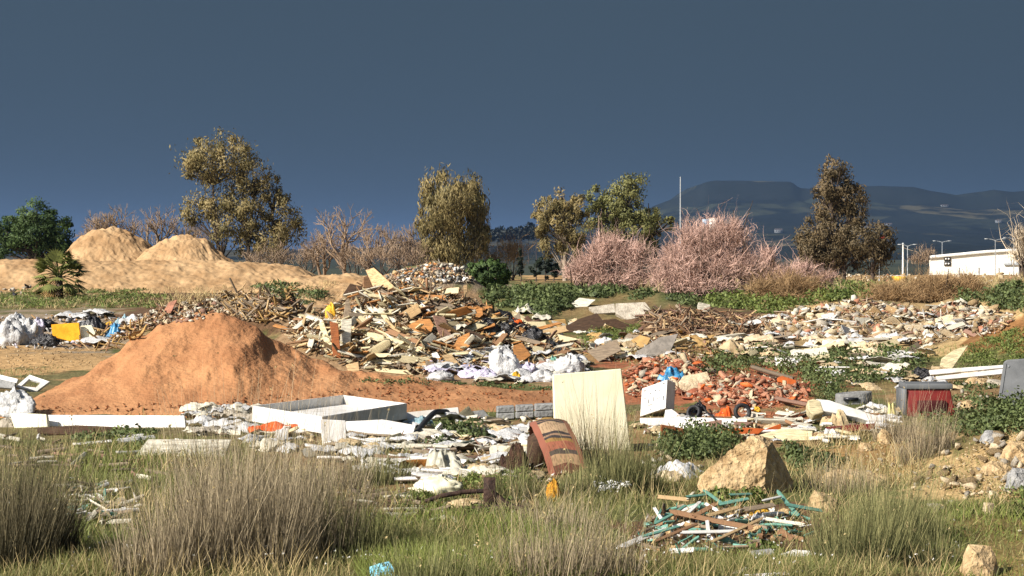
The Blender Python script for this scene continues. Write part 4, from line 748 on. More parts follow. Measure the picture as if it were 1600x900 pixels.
# --- cream panel, rug, bags in the middle
panel('cream_board', 'large cream board standing upright behind the dry grass, tallest of the white panels', 'panel', [(864, 585), (971, 576), (986, 704), (868, 704)], (925, 704), 6, 6, .09, M_CREAMP, bev=.01)
def rug():
    g_ = G(880, 742); r = tag(empty('patterned_rug', g_), 'patterned rug with orange borders draped over a hump in the grass', 'rug'); y0 = g_.y; zt = wz(652, y0 + .55) - g_.z
    C_ = [(wx(862, y0) - g_.x, 1.1, .02), (wx(858, y0) - g_.x, .85, zt * .75), (wx(858, y0) - g_.x, .6, zt), (wx(862, y0) - g_.x, .4, zt * .96), (wx(872, y0) - g_.x, .2, zt * .72), (wx(882, y0) - g_.x, .08, zt * .42), (wx(890, y0) - g_.x, .0, .02)]
    nu, nv = 40, 13; u = np.linspace(0, 6, nu); cx = np.array(C_); cc = np.stack([np.interp(u, range(7), cx[:, k]) for k in range(3)], -1)
    for _ in range(3): cc[1:-1] = (cc[:-2] + 2 * cc[1:-1] + cc[2:]) / 4
    w = np.linspace(-.2, .2, nv); V = []
    for i in range(nu):
        for j in range(nv): V.append(cc[i] + np.array([w[j] * .97, w[j] * .12, -.9 * w[j] ** 2 * (1.3 if j > 6 else 1.6) + .006 * math.sin(i * 1.1 + j)]))
    V = np.array(V); f = grid_faces(nu, nv); v2 = V - np.array([0, -.012, .018]); me = mesh_np('rug_cloth', np.concatenate([V, v2]), np.concatenate([f, f[:, ::-1] + nu * nv]), True)
    uv = me.attributes.new('along', 'FLOAT', 'POINT'); a = np.tile(np.repeat(np.linspace(0, 1, nu), nv), 2); uv.data.foreach_set('value', a.astype(np.float32)); vv = me.attributes.new('across', 'FLOAT', 'POINT'); vv.data.foreach_set('value', np.tile(np.tile(np.linspace(0, 1, nv), nu), 2).astype(np.float32))
    m = bpy.data.materials.new('rug_weave'); m.use_nodes = True; n = m.node_tree.nodes; L = m.node_tree.links; at_ = n.new('ShaderNodeAttribute'); at_.attribute_name = 'along'; ac = n.new('ShaderNodeAttribute'); ac.attribute_name = 'across'
    rp = n.new('ShaderNodeValToRGB'); L.new(at_.outputs['Fac'], rp.inputs['Fac']); rp.color_ramp.interpolation = 'CONSTANT'; st = [(0, (150, 96, 60)), (.34, (176, 138, 70)), (.42, (64, 56, 54)), (.45, (150, 120, 96)), (.47, (64, 56, 54)), (.5, (192, 160, 124)), (.62, (66, 58, 56)), (.645, (160, 128, 100)), (.665, (66, 58, 56)), (.69, (164, 126, 70)), (.72, (166, 100, 74)), (.8, (90, 76, 66)), (.84, (186, 150, 112)), (.92, (120, 72, 52))]
    rp.color_ramp.elements.remove(rp.color_ramp.elements[1]); rp.color_ramp.elements[0].position = 0; rp.color_ramp.elements[0].color = (*lin(st[0][1]), 1)
    for p_, c_ in st[1:]: e_ = rp.color_ramp.elements.new(p_); e_.color = (*lin(c_, .55), 1)
    cb = n.new('ShaderNodeCombineXYZ'); L.new(at_.outputs['Fac'], cb.inputs[0]); L.new(ac.outputs['Fac'], cb.inputs[1]); vo = n.new('ShaderNodeTexVoronoi'); vo.inputs['Scale'].default_value = 26; L.new(cb.outputs[0], vo.inputs['Vector']); mr_ = n.new('ShaderNodeMapRange'); mr_.inputs[1].default_value = .2; mr_.inputs[2].default_value = .6; mr_.inputs[3].default_value = .62; mr_.inputs[4].default_value = 1.08; L.new(vo.outputs['Distance'], mr_.inputs[0])
    mlt = n.new('ShaderNodeMix'); mlt.data_type = 'RGBA'; mlt.blend_type = 'MULTIPLY'; mlt.inputs[0].default_value = 1; L.new(rp.outputs[0], mlt.inputs[6]); L.new(mr_.outputs[0], mlt.inputs[7])
    ed = n.new('ShaderNodeMath'); ed.operation = 'SUBTRACT'; ed.inputs[1].default_value = .5; L.new(ac.outputs['Fac'], ed.inputs[0]); ab = n.new('ShaderNodeMath'); ab.operation = 'ABSOLUTE'; L.new(ed.outputs[0], ab.inputs[0]); gt = n.new('ShaderNodeMath'); gt.operation = 'GREATER_THAN'; gt.inputs[1].default_value = .36; L.new(ab.outputs[0], gt.inputs[0])
    mb = n.new('ShaderNodeMix'); mb.data_type = 'RGBA'; mb.inputs[7].default_value = (*lin((160, 98, 76), .6), 1); L.new(gt.outputs[0], mb.inputs[0]); L.new(mlt.outputs[2], mb.inputs[6]); L.new(mb.outputs[2], n['Principled BSDF'].inputs['Base Color']); n['Principled BSDF'].inputs['Roughness'].default_value = .95
    link('rug_cloth', me, m, r); v, f = tube_np([(wx(840, y0) - g_.x, .75, .05), (wx(850, y0) - g_.x, .6, zt * .5), (wx(862, y0) - g_.x, .55, zt * .86), (wx(880, y0) - g_.x, .6, .1)], [.12, .17, .08, .12], 9); link('rolled_core', mesh_np('rolled_core', v, f, True), M_DKW, r)
rug()
drape('shaggy_blanket', 'dark brown shaggy blanket slumped beside the patterned rug', 'blanket', 806, 742, 62, 66, mat('brown_fur', (98, 70, 54), (58, 40, 32), scale=16, bump=1, bscale=60), 12, peak=(.5, 0), dep=.5, folds=15)
drape('plastic_sheet', 'translucent white plastic sheet piled to a point behind the shaggy orange roll', 'plastic sheet', 697, 741, 84, 54, mat('foil_sheet', (214, 210, 190), (176, 172, 154), scale=4, rough=.45, bump=.4, spec=.4, transl=.15), 5, peak=(-.25, 0), dep=.6, folds=16, peaky=True)
pipe('shaggy_roll', 'rolled shaggy orange brown rug below the plastic sheet', 'rug', [(632, 740), (650, 738), (675, 738), (702, 736)], .075, M_SHAG, .06)
bag('white_sheet', 'pale cloth heap in front of the shaggy orange roll', 'cloth', 690, 776, 96, 34, M_CREAMP, 4, dep=.7); bag('white_sheet', 'pale cloth spread behind the rusty iron post', 'cloth', 758, 788, 100, 13, M_PALE, 2, kind='sheet', dep=.7); bag('white_sheet', 'small pale cloth lump at the near side of the rusty post', 'cloth', 733, 796, 70, 16, M_BEIGE, 6, dep=.6)
def iron():
    g_ = G(765, 795); s = g_.y / F; r = tag(empty('iron_bracket', g_), 'rusty iron post with a long thin arm lying in the grass', 'iron scrap'); link('post', mesh_np('post', *box_np(19 * s, .06, 50 * s, (0, 0, 24 * s))), M_RUST, r); bevel(r.children[0], .006, 1)
    v, f = tube_np([(-8 * s, 0, 28 * s), (-40 * s, -.03, 27 * s), (-75 * s, -.08, 22 * s), (-100 * s, -.1, 14 * s)], [.02, .022, .022, .018], 6); link('arm', mesh_np('arm', v, f, True), M_RUST, r); v, f = tube_np([(6 * s, .02, 22 * s), (22 * s, .0, 8 * s), (36 * s, -.05, 2 * s)], [.035, .04, .03], 6); link('brace', mesh_np('brace', v, f, True), M_RUST, r); v, f = tube_np([(-30 * s, -.1, 2 * s), (10 * s, -.1, 4 * s), (66 * s, -.05, 3 * s)], [.02, .03, .025], 6); link('foot_bar', mesh_np('foot_bar', v, f, True), M_RUST, r)
iron()
bag('foam_stump', 'yellow orange foam stump standing in grass under the rug', 'foam piece', 864, 784, 26, 38, mat('dull_yellow', (216, 164, 56), (160, 104, 34), scale=8, bump=.6), 1)
drape('white_stones', 'pale sheet lying half buried beside the large boulder', 'cloth', 1062, 748, 96, 24, M_SHEET, 25, dep=.9, folds=4)

# --- appliance, bricks, orange panels
def cabinet():
    g_ = G(1020, 652); n1 = nrm(-24, 10); P0 = g_ + Vector((0, 0, .02)); q = [on_plane(x, y, P0, n1) for x, y in ((1003, 607), (1043, 593), (1040, 638), (1000, 651))]; r = tag(empty('white_cabinet', g_), 'white appliance casing with dark slots tipped on the brick rubble', 'appliance'); dv = -n1 * .34
    bevel(link('casing', prism([p - g_ for p in q], dv), M_WPL, r), .008, 2); ux = (q[1] - q[0]); uy = (q[3] - q[0])
    for a, b, w, h in [(.12, .12, .07, .04), (.86, .1, .07, .04), (.35, .28, .04, .05), (.55, .24, .04, .06), (.42, .36, .03, .04), (.3, .55, .03, .16), (.5, .52, .03, .16), (.4, .7, .2, .02), (.88, .62, .045, .16), (.64, .56, .03, .05), (.74, .55, .03, .05), (.4, .86, .05, .04), (.7, .3, .04, .04), (.16, .4, .12, .02)]:
        c = q[0] + ux * a + uy * b + n1 * .004; hw, hh_ = ux * w / 2, uy * h / 2; link('slot', prism([c - hw - hh_ - g_, c + hw - hh_ - g_, c + hw + hh_ - g_, c - hw + hh_ - g_], -n1 * .01), M_GREYP, r)
cabinet()
rock('concrete_chunk', 'big white faced plaster chunk on the brick rubble beside the blue net', [(1060, 598, .1), (1068, 587, .3), (1104, 581, .35), (1110, 592, .2), (1104, 606, .1), (1086, 612, 0), (1064, 612, 0), (1062, 600, 0), (1098, 590, .55), (1075, 590, .5)], (1084, 614), M_PLAS, 5, .02, 'rubble')
drape('blue_net', 'bright blue plastic net bag on top of the brick rubble', 'net bag', 1050, 599, 50, 24, M_BLUE, 9, dep=.5, folds=9)
panel('discarded_board', 'long low white door panel below the white appliance casing', 'panel', [(1000, 653), (1100, 652), (1168, 655), (1167, 664), (1100, 667), (1002, 665)], (1085, 668), 2, 14, .05, M_WPL)
panel('discarded_board', 'white panel corner leaning under the casing', 'panel', [(1040, 640), (1050, 639), (1068, 652), (1038, 653)], (1052, 654), 5, 30, .03, M_WPL)
panel('brown_board', 'reddish brown board standing in grass below the white door panel', 'board', [(1033, 663), (1071, 670), (1069, 684), (1033, 693)], (1050, 692), 14, 5, .03, M_RUSTW)
panel('orange_board', 'broad orange board lying before the tyres', 'board', [(1107, 672), (1162, 668), (1196, 670), (1184, 679), (1142, 689), (1112, 687)], (1140, 690), 4, 12, .03, M_ORP); panel('orange_board', 'narrow orange board end beside the cream board', 'board', [(1195, 671), (1220, 662), (1222, 670), (1198, 678)], (1208, 679), 14, 10, .03, M_ORP)
panel('mauve_board', 'mauve flat board behind the broad orange board', 'board', [(1127, 668), (1144, 658), (1178, 659), (1158, 669)], (1150, 669), 0, 55, .02, M_PINKW); panel('cream_board', 'cream board lying beside the orange boards', 'board', [(1184, 680), (1222, 669), (1270, 673), (1269, 687), (1224, 689)], (1225, 690), 0, 42, .03, M_CREAM)
def tyre(cx, by, w_px, label, tilt, yaw, m=None, asp=.38, nm='tyre'):
    g_ = G(cx, by); R = w_px * g_.y / F / 2; r = tag(empty(nm, g_ + Vector((0, 0, R * abs(math.cos(math.radians(tilt)))))), label, 'tyre'); prof = [(.62, -.5), (.8, -.62), (.97, -.5), (1, -.2), (1, .2), (.97, .5), (.8, .62), (.62, .5), (.58, 0)]; n1 = 28; V = []
    for i in range(n1):
        a = 2 * math.pi * i / n1
        for q, z in prof: V.append((math.cos(a) * q * R, z * R * asp, math.sin(a) * q * R))
    k = len(prof); f = [(i * k + j, i * k + (j + 1) % k, ((i + 1) % n1) * k + (j + 1) % k, ((i + 1) % n1) * k + j) for i in range(n1) for j in range(k)]; link('tread', mesh_np('tread', V, f, True), m or M_RUBBER, r); r.rotation_euler = (math.radians(tilt), 0, math.radians(yaw))
    v, f = tube_np([(math.cos(a) * R * .6, 0, math.sin(a) * R * .6) for a in np.linspace(0, 6.283, 20)], .02 * R + .004, 5); link('bead', mesh_np('bead', v, f, True), M_GREYP, r); return r
tyre(1160, 658, 29, 'small black tyre standing beside the orange bag', -12, 14); tyre(1085, 656, 24, 'black tyre tipped against the white door panel', -25, -30, asp=.9); bag('rubbish_bag', 'black rubbish bag behind the tipped tyre', 'bag', 1095, 646, 26, 20, M_BLK, 4); drape('orange_bag', 'crumpled bright orange bag between the two tyres', 'bag', 1132, 650, 26, 22, M_ORG, 21, dep=.6, folds=7); bag('cloth_bundle', 'mustard crumpled cloth beside the standing tyre', 'bundle', 1182, 645, 18, 12, M_YEL, 3); bag('torn_sheet', 'white torn sheet between tyre and orange bag', 'sheet', 1106, 650, 26, 7, M_SHEET, 3, kind='sheet'); bag('torn_sheet', 'white sheet lump under the hose before the appliance', 'sheet', 1098, 671, 26, 9, M_SHEET, 5, kind='sheet')
pipe('thin_cable', 'thin dark cable drooping across the white door panel and orange board', 'cable', [(1093, 640), (1105, 657), (1118, 670), (1137, 688)], .012, M_RUBBER, [.12, .1, .12, .02])
board('beam', 'grey timber sloping across the brick rubble top', 'timber', (1173, 581), (1240, 603), 5, .06, M_GREYW, (.1, .1), k=2); panel('orange_tile', 'bright orange clay tile at the end of the grey timber', 'tile', [(1215, 590), (1222, 587), (1244, 594), (1245, 600), (1238, 603), (1216, 596)], (1230, 604), 8, 25, .05, M_ORP, lift=.06); board('beam', 'thin brown stick pointing to the white rounded beam', 'stick', (1211, 627), (1262, 638), 6, .04, M_PINKW, (.05, .05), k=3)

# --- right-hand group
def white_beam():
    g_ = G(1330, 668); r = tag(empty('white_beam', g_), 'white boxed beam with rounded cream end, leaning down to the dry tuft', 'beam'); n = nrm(6, 38); P = g_ + Vector((0, 0, .06)); bevel(link('top_face', prism([on_plane(x, y, P, n) - g_ for x, y in ((1275, 623), (1296, 625), (1386, 655), (1384, 666), (1340, 652), (1278, 640))], -n * .1), M_WPL, r), .01, 2); bevel(link('end_cap', prism([on_plane(x, y, P + n * .01, n) - g_ for x, y in ((1262, 625), (1272, 622), (1282, 626), (1288, 644), (1272, 649), (1263, 640))], -n * .14), M_CREAM, r), .02, 3)
white_beam()
drape('beige_cloth', 'beige cloth hanging over the white boxed beam', 'cloth', 1306, 667, 46, 32, M_BEIGE, 31, dep=.5, folds=9); panel('red_board', 'dark red board under the beige cloth', 'board', [(1290, 667), (1368, 661), (1366, 671), (1300, 676)], (1330, 676), 0, 20, .03, M_RED); bag('torn_sheet', 'white rumpled sheet beside the dark red board', 'sheet', 1258, 672, 46, 12, M_SHEET, 6, kind='sheet'); drape('white_sheet', 'white tent shaped sheet in grass below the dark red board', 'cloth', 1295, 686, 50, 18, M_SHEET, 33, dep=.6, folds=6); drape('yellow_cloth', 'pale yellow cloth strip against the dry tuft', 'cloth', 1392, 655, 22, 28, mat('pale_yellow', (226, 216, 150), (204, 190, 120), bump=.3), 34, dep=.5, folds=6); drape('white_sheet', 'dull white sheet draped behind the end of the boxed beam', 'cloth', 1370, 645, 60, 18, M_SHEET, 35, dep=.5, folds=7)
def grey_drum():
    g_ = G(1338, 632); s = g_.y / F; R = 29 * s; r = tag(empty('grey_drum', g_ + Vector((0, R * .8, 0))), 'grey round drum lying low in the weeds above the boxed beam', 'drum'); hgt = 17 * s; V = []; n1 = 30; prof = [(.0, hgt * .86), (.7, hgt * .86), (.8, hgt), (.97, hgt), (1, hgt * .9), (1, .1 * hgt), (.95, -.05), (0, -.05)]
    for i in range(n1):
        a = 6.28318 * i / n1
        for q, z in prof: V.append((math.cos(a) * q * R, math.sin(a) * q * R * .8, z + .02 * math.cos(a)))
    k = len(prof); link('shell', mesh_np('shell', V, [(i * k + j, ((i + 1) % n1) * k + j, ((i + 1) % n1) * k + j + 1, i * k + j + 1) for i in range(n1) for j in range(k - 1)], True), M_CONCG, r); link('slot', mesh_np('slot', *box_np(.2, .06, .045, (-.08, -R * .8, hgt * .5))), M_DARK, r)
grey_drum()
def red_box():
    g_ = G(1455, 652); s = g_.y / F; r = tag(empty('red_box_seat', g_ + Vector((0, .25, 0))), 'dark red boxy seat with grey rim behind the dry tuft', 'seat'); w, h = 72 * s, 44 * s
    v = np.array([(-.5 * w, -.22, 0), (.56 * w, -.22, 0), (.56 * w, .3, 0), (-.5 * w, .3, 0), (-.5 * w, -.16, h), (.45 * w, -.16, h), (.45 * w, .3, h), (-.5 * w, .3, h)]); f = np.array([(0, 1, 5, 4), (1, 2, 6, 5), (2, 3, 7, 6), (3, 0, 4, 7), (4, 5, 6, 7), (3, 2, 1, 0)]); bevel(link('body', mesh_np('body', v, f), M_RED, r), .02, 2); bevel(link('recess', mesh_np('recess', *box_np(w * .62, .04, h * .42, (.02 * w, -.215, h * .38))), mat('dark_red', (74, 24, 24), (56, 18, 20)), r), .01, 1); bevel(link('rim', mesh_np('rim', *box_np(w * 1.03, .5, h * .2, (-.02 * w, .06, h * 1.08))), M_GREYP, r), .015, 2); bevel(link('side_panel', mesh_np('side_panel', *box_np(.05, .5, h * .98, (-.55 * w, .05, h * .5))), M_GREYP, r), .01, 1)
red_box()
bag('rubbish_bag', 'black rag bundle lying on the red boxy seat', 'bag', 1440, 592, 46, 18, M_BLK, 3); bag('torn_sheet', 'pink rag beside the red boxy seat', 'rag', 1398, 596, 18, 6, mat('pink_rag', (226, 130, 136)), 2, kind='sheet')
panel('white_gutter', 'upper long white gutter plank resting by the grey seat back', 'plank', [(1452, 578), (1568, 570), (1568, 575), (1454, 586)], (1500, 594), 2, 20, .05, M_WPL, lift=.1); panel('white_gutter', 'lower long white gutter plank resting by the grey seat back', 'plank', [(1462, 588), (1568, 576), (1568, 584), (1466, 594)], (1500, 598), 2, 20, .05, M_WPL, lift=.06)
panel('cream_board', 'cream triangular board leaning at the edge of the grassy bank', 'board', [(1467, 578), (1471, 560), (1490, 547), (1513, 539), (1500, 558), (1487, 577)], (1478, 580), -10, 30, .03, M_CREAM)
def seat_back():
    g_ = G(1585, 632); n = nrm(-14, 8); P = g_ + Vector((0, 0, .02)); r = tag(empty('grey_seat_back', g_), 'upright grey plastic seat back cut by the picture edge', 'seat'); bevel(link('shell', prism([on_plane(x, y, P, n) - g_ for x, y in ((1560, 621), (1568, 566), (1573, 562), (1630, 558), (1634, 640), (1580, 630))], -n * .12), M_GREYP, r), .02, 3); bevel(link('rim', prism([on_plane(x, y, P + n * .012, n) - g_ for x, y in ((1561, 615), (1569, 566), (1573, 568), (1566, 614))], -n * .03), M_GREYP, r), .004, 1)
    c = on_plane(1576, 572, P + n * .005, n) - g_; link('bolt', prism([c + Vector((math.cos(a) * .015, 0, math.sin(a) * .015)) for a in np.linspace(0, 6.283, 8)[:-1]], n * .012), M_METAL, r)
seat_back(); panel('grey_sheet', 'slanted grey plastic panel leaning on the grey seat back', 'panel', [(1579, 634), (1600, 607), (1640, 590), (1640, 642)], (1600, 640), -20, 20, .04, M_GREYP)
for i, (cx, by, w_, h_, m_) in enumerate([(1515, 640, 34, 16, M_ROCK), (1490, 648, 22, 10, M_ROCK), (1530, 600, 46, 12, M_ROCK), (1555, 602, 30, 10, M_CONC), (1475, 650, 20, 8, M_PLAS)]): stone(['ochre rounded stone beside the red boxy seat', 'pale stone in front of the ochre stone', 'flat tan stone under the white gutter planks', 'pale flat stone touching the grey seat back', 'small plaster lump before the red boxy seat'][i], cx, by, w_, h_, m_, 60 + i)
# --- slabs in the middle distance
panel('concrete_slab', 'large speckled concrete slab lying on the weed hump', 'slab', [(920, 480), (960, 474), (962, 488), (930, 490)], (945, 492), 0, 40, .15, M_CONC); panel('concrete_slab', 'second broad concrete slab with blue mark on the weed hump', 'slab', [(962, 474), (1008, 472), (1022, 490), (980, 500), (962, 489)], (990, 498), 0, 38, .15, M_CONC); panel('white_sheet', 'white sheet lying on weeds behind the dark tent board', 'sheet', [(893, 474), (905, 465), (931, 468), (918, 479), (898, 480)], (910, 481), 0, 35, .03, M_PALE)
panel('dark_board', 'broad dark brown board tented over the grass patch', 'board', [(879, 512), (905, 498), (933, 489), (945, 505), (940, 513), (882, 520)], (910, 521), 0, 25, .03, M_DKW); panel('dark_board', 'long dark board sloping down from the tented board', 'board', [(940, 500), (962, 498), (1004, 518), (995, 522), (950, 508)], (970, 524), 12, 25, .03, M_DKW); panel('brown_plank', 'wide orange brown plank pointing at the tented board', 'plank', [(812, 518), (872, 503), (879, 505), (830, 520)], (845, 522), 0, 25, .04, M_ORW)
panel('grey_board', 'flat greyish board lying behind the cream panel', 'board', [(917, 548), (964, 530), (971, 547), (936, 565)], (940, 566), 0, 45, .02, M_GREYW); panel('grey_tarp', 'dark grey mat lying behind the brick rubble', 'mat', [(992, 551), (1030, 527), (1060, 521), (1046, 552), (1012, 558)], (1020, 559), 0, 45, .02, mat('grey_mat', (142, 134, 124), (112, 106, 98), bump=.3)); panel('cardboard_sheet', 'tan cardboard sheet beside the dark grey mat', 'cardboard', [(985, 532), (1000, 523), (1017, 528), (1010, 541), (990, 544)], (1000, 545), 0, 40, .02, M_CARD); bag('white_pillow', 'white pillow shaped bag on the grass patch', 'pillow', 946, 541, 32, 13, M_SHEET, 2, dep=.6); panel('cream_board', 'small cream board below the flat greyish board', 'board', [(958, 556), (985, 550), (990, 555), (962, 562)], (972, 563), 0, 40, .03, M_CREAM)
drape('beige_tarp', 'beige tarp lying behind the green weeds', 'tarp', 1146, 556, 60, 26, M_BEIGE, 41, dep=.8, folds=6); panel('cream_board', 'long cream board lying along the weed edge', 'board', [(1256, 545), (1318, 532), (1320, 539), (1266, 551)], (1290, 551), 0, 35, .03, M_CREAM); drape('white_sheet', 'small white tent shaped sheet beside the long cream board', 'cloth', 1268, 543, 30, 17, M_SHEET, 43, dep=.6, folds=6); drape('beige_tarp', 'folded brown cardboard heap at the end of the long cream board', 'cardboard', 1370, 556, 64, 28, M_BEIGE, 44, dep=.6, folds=12); drape('white_sheet', 'rumpled pale sheet behind the folded cardboard heap', 'cloth', 1395, 534, 60, 18, M_SHEET, 45, dep=.7, folds=8); drape('white_sheet', 'pale flat cloth lying above the grey round drum', 'cloth', 1335, 596, 60, 14, M_BEIGE, 46, dep=.8, folds=7); panel('white_board', 'white folded board standing on the weeds below the tallest pink shrub', 'board', [(1090, 478), (1092, 472), (1110, 476), (1108, 487), (1091, 487)], (1100, 488), 10, 10, .04, M_PALE)

# --- left rubbish row
for i, (cx, by, w_, h_, m_, k) in enumerate([(14, 540, 46, 40, M_SHEET, 0), (44, 538, 44, 36, M_SHEET, 2), (22, 516, 40, 22, M_SHEET, 5), (58, 522, 30, 22, M_LIL, 3)]): bag('white_bag', ['big white sack at the picture edge before the tan road', 'white sack leaning on the black mattress', 'white sack lying on top behind the other sacks', 'small lilac white sack tucked above the black mattress'][i], 'sack', cx, by, w_, h_, m_, k)
bag('black_mattress', 'black rolled mattress beside the white sacks', 'mattress', 68, 542, 50, 20, M_BLK, 1, dep=.6); bag('black_mattress', 'upper black roll behind the yellow crate panel', 'mattress', 68, 516, 44, 14, M_BLK, 2, dep=.6); panel('yellow_board', 'bright orange yellow board standing among the white sacks', 'board', [(80, 507), (123, 504), (126, 530), (112, 534), (82, 526)], (103, 537), 4, 8, .1, mat('orange_yellow', (240, 176, 44), (214, 146, 30), scale=5, bump=.2)); panel('cream_block', 'cream foam block beside the orange yellow board', 'block', [(126, 509), (143, 508), (149, 520), (146, 529), (126, 529)], (136, 532), 4, 12, .2, M_CREAMP); drape('black_sheet', 'black plastic sheet behind the cream foam block', 'sheet', 142, 514, 48, 18, M_BLK, 51, dep=.6, folds=9); drape('blue_bag', 'blue plastic strip at the end of the white sacks', 'sheet', 181, 524, 36, 18, M_BLUE, 52, dep=.5, folds=6); drape('blue_bag', 'pale blue bag behind the blue plastic strip', 'bag', 192, 506, 26, 14, M_SKYB, 53, dep=.5); bag('yellow_bag', 'small yellow bag beside the blue plastic', 'bag', 170, 510, 14, 8, M_YEL, 1)
for i, (cx, by, w_, h_) in enumerate([(112, 497, 50, 12), (150, 494, 46, 12), (206, 505, 40, 18), (150, 540, 70, 14)]): bag('torn_sheet', ['white torn sheet on top above the orange yellow board', 'white torn sheet above the black plastic', 'white torn sheet where the row meets the dry fronds', 'white torn sheet at the foot of the cream foam block'][i], 'sheet', cx, by, w_, h_, M_SHEET, i + 1, kind='sheet')
panel('pink_board', 'pinkish board sticking up from the rubble behind the red heap', 'board', [(254, 490), (264, 472), (277, 468), (267, 489)], (260, 493), 0, 20, .03, mat('pink_brd', (196, 138, 112)))

# --- wood heap: the pieces one can single out
WG = None
for q, b_, yw, tl, m_, lb in [
 ([(571, 422), (584, 418), (617, 448), (600, 456), (587, 457)], (594, 458), -20, 20, M_TANW, 'tan hollow board jutting up at the very top of the wood heap'), ([(535, 461), (547, 443), (566, 447), (565, 455), (540, 463)], (550, 463), 10, 25, M_DKW, 'dark brown board peak beside the top of the wood heap'), ([(550, 464), (580, 452), (580, 458), (550, 468)], (565, 468), 0, 40, M_DKW, 'dark flat board under the dark brown peak'), ([(568, 433), (576, 430), (582, 450), (568, 449)], (575, 452), 20, 10, M_BRNW, 'brown board end behind the jutting tan board'),
 ([(534, 499), (550, 499), (547, 550), (530, 550)], (540, 552), 5, 14, M_PALE, 'wide pale upright board in the middle of the wood heap front'), ([(515, 502), (528, 505), (533, 563), (520, 556)], (526, 564), -5, 14, M_RUSTW, 'rust brown upright strip beside the wide pale board'), ([(498, 506), (506, 504), (518, 538), (507, 537)], (510, 541), -8, 16, M_CREAM, 'cream upright board left of the rust brown strip'), ([(540, 470), (545, 466), (551, 494), (536, 498)], (543, 500), 10, 14, M_GREYW, 'folded grey green board above the wide pale board'),
 ([(638, 508), (655, 499), (672, 498), (678, 508), (674, 518), (658, 525), (642, 519)], (658, 526), 0, 22, M_ORW, 'rounded orange tan foam plate on the wood heap face'), ([(676, 492), (695, 495), (710, 535), (690, 533)], (694, 537), 15, 18, M_PINKW, 'mauve brown board leaning below the foam plate'), ([(705, 548), (716, 527), (734, 519), (735, 540), (720, 550)], (720, 552), 0, 20, M_ORW, 'orange tan panel below the black bags'), ([(700, 520), (718, 508), (760, 526), (742, 534)], (725, 537), 0, 45, M_DKW, 'dark brown open board under the black bags'), ([(726, 494), (735, 485), (754, 480), (755, 492), (742, 502), (728, 502)], (740, 504), 0, 22, M_ORW, 'bright tan panel near the upright post'), ([(802, 540), (816, 535), (830, 555), (812, 568), (800, 566)], (812, 570), 5, 15, M_ORW, 'orange tan panel standing beside the big white sack'), ([(690, 555), (705, 553), (722, 572), (712, 578)], (706, 579), 10, 30, M_TANW, 'tan board leaning over the lilac plastic'), ([(674, 552), (683, 550), (692, 566), (680, 568)], (684, 570), 0, 22, M_WPL, 'small white panel at the end of the long cream plank'), ([(724, 446), (730, 445), (731, 469), (726, 470)], (728, 472), 0, 5, M_TANW, 'short upright post on the skyline of the wood heap'), ([(540, 570), (560, 565), (562, 580), (545, 582)], (552, 583), 0, 18, M_TANW, 'tan board end sunk in the red soil tail')]:
    panel('loose_board', lb, 'board', q, b_, yw, tl, .03, m_, lift=.05)
for p0, p1, w_, m_, lf, lb in [((535, 520), (665, 558), 10, M_CREAM, (.14, .1), 'long cream plank crossing the whole face of the wood heap'), ((603, 534), (672, 556), 9, M_BRNW, (.22, .16), 'brown plank lying on the long cream plank'), ((572, 572), (676, 566), 9, M_CREAM, (.06, .06), 'long cream plank lowest but one on the heap front'), ((585, 580), (650, 586), 8, M_CREAM, (.04, .04), 'lowest cream plank touching the red soil tail'), ((570, 566), (610, 551), 8, M_GREYW, (.1, .1), 'grey plank end poking out under the long cream plank'), ((484, 505), (461, 528), 9, M_PALE, (.12, .16), 'slanting pale plank at the near left shoulder of the wood heap'), ((494, 502), (484, 560), 9, M_PALE, (.1, .2), 'long pale plank hanging down the shoulder of the wood heap'), ((550, 490), (600, 518), 11, M_PALE, (.1, .1), 'broad pale plank above the long cream plank'), ((575, 490), (618, 512), 8, M_PALE, (.14, .1), 'pale plank beside the broad one'), ((560, 505), (590, 520), 9, M_CREAM, (.12, .1), 'short cream plank in the pale cluster'), ((590, 492), (614, 500), 8, M_PALE, (.1, .1), 'short pale plank over the broad pale plank'), ((597, 503), (606, 514), 7, M_CREAM, (.16, .14), 'stubby cream plank in the pale cluster'), ((560, 520), (608, 530), 6, M_BRNW, (.1, .1), 'brown plank just above the long cream plank'), ((640, 574), (692, 570), 8, mat('rope_brown', (190, 130, 62)), (.1, .1), 'orange brown fibrous roll low on the heap front'), ((716, 553), (800, 537), 5, M_CREAM, (.1, .1), 'long thin cream batten below the black bags'), ((722, 560), (790, 543), 5, M_TANW, (.1, .1), 'tan batten next to the long thin cream one'), ((800, 573), (852, 564), 5, M_CREAM, (.06, .06), 'thin cream batten between the two white sacks'), ((795, 534), (862, 550), 7, M_GREYW, (.12, .08), 'grey bowed plank under the tented board'), ((870, 545), (905, 536), 4, M_GREYW, (.08, .08), 'thin grey stick at the grass patch'), ((655, 480), (674, 500), 4, M_WPL, (.1, .1), 'thin white tube sloping above the foam plate'), ((675, 465), (690, 455), 4, M_PALE, (.1, .1), 'short white strip near the heap skyline')]:
    board('loose_plank', lb, 'plank', p0, p1, w_, .03, m_, lf)
bag('yellow_sack', 'yellow plastic sack on the shoulder of the wood heap', 'sack', 516, 500, 20, 28, M_YEL, 1, dep=.6); bag('blue_scrap', 'small bright blue bag high in the wood heap', 'bag', 607, 488, 13, 9, M_BLUE, 2)
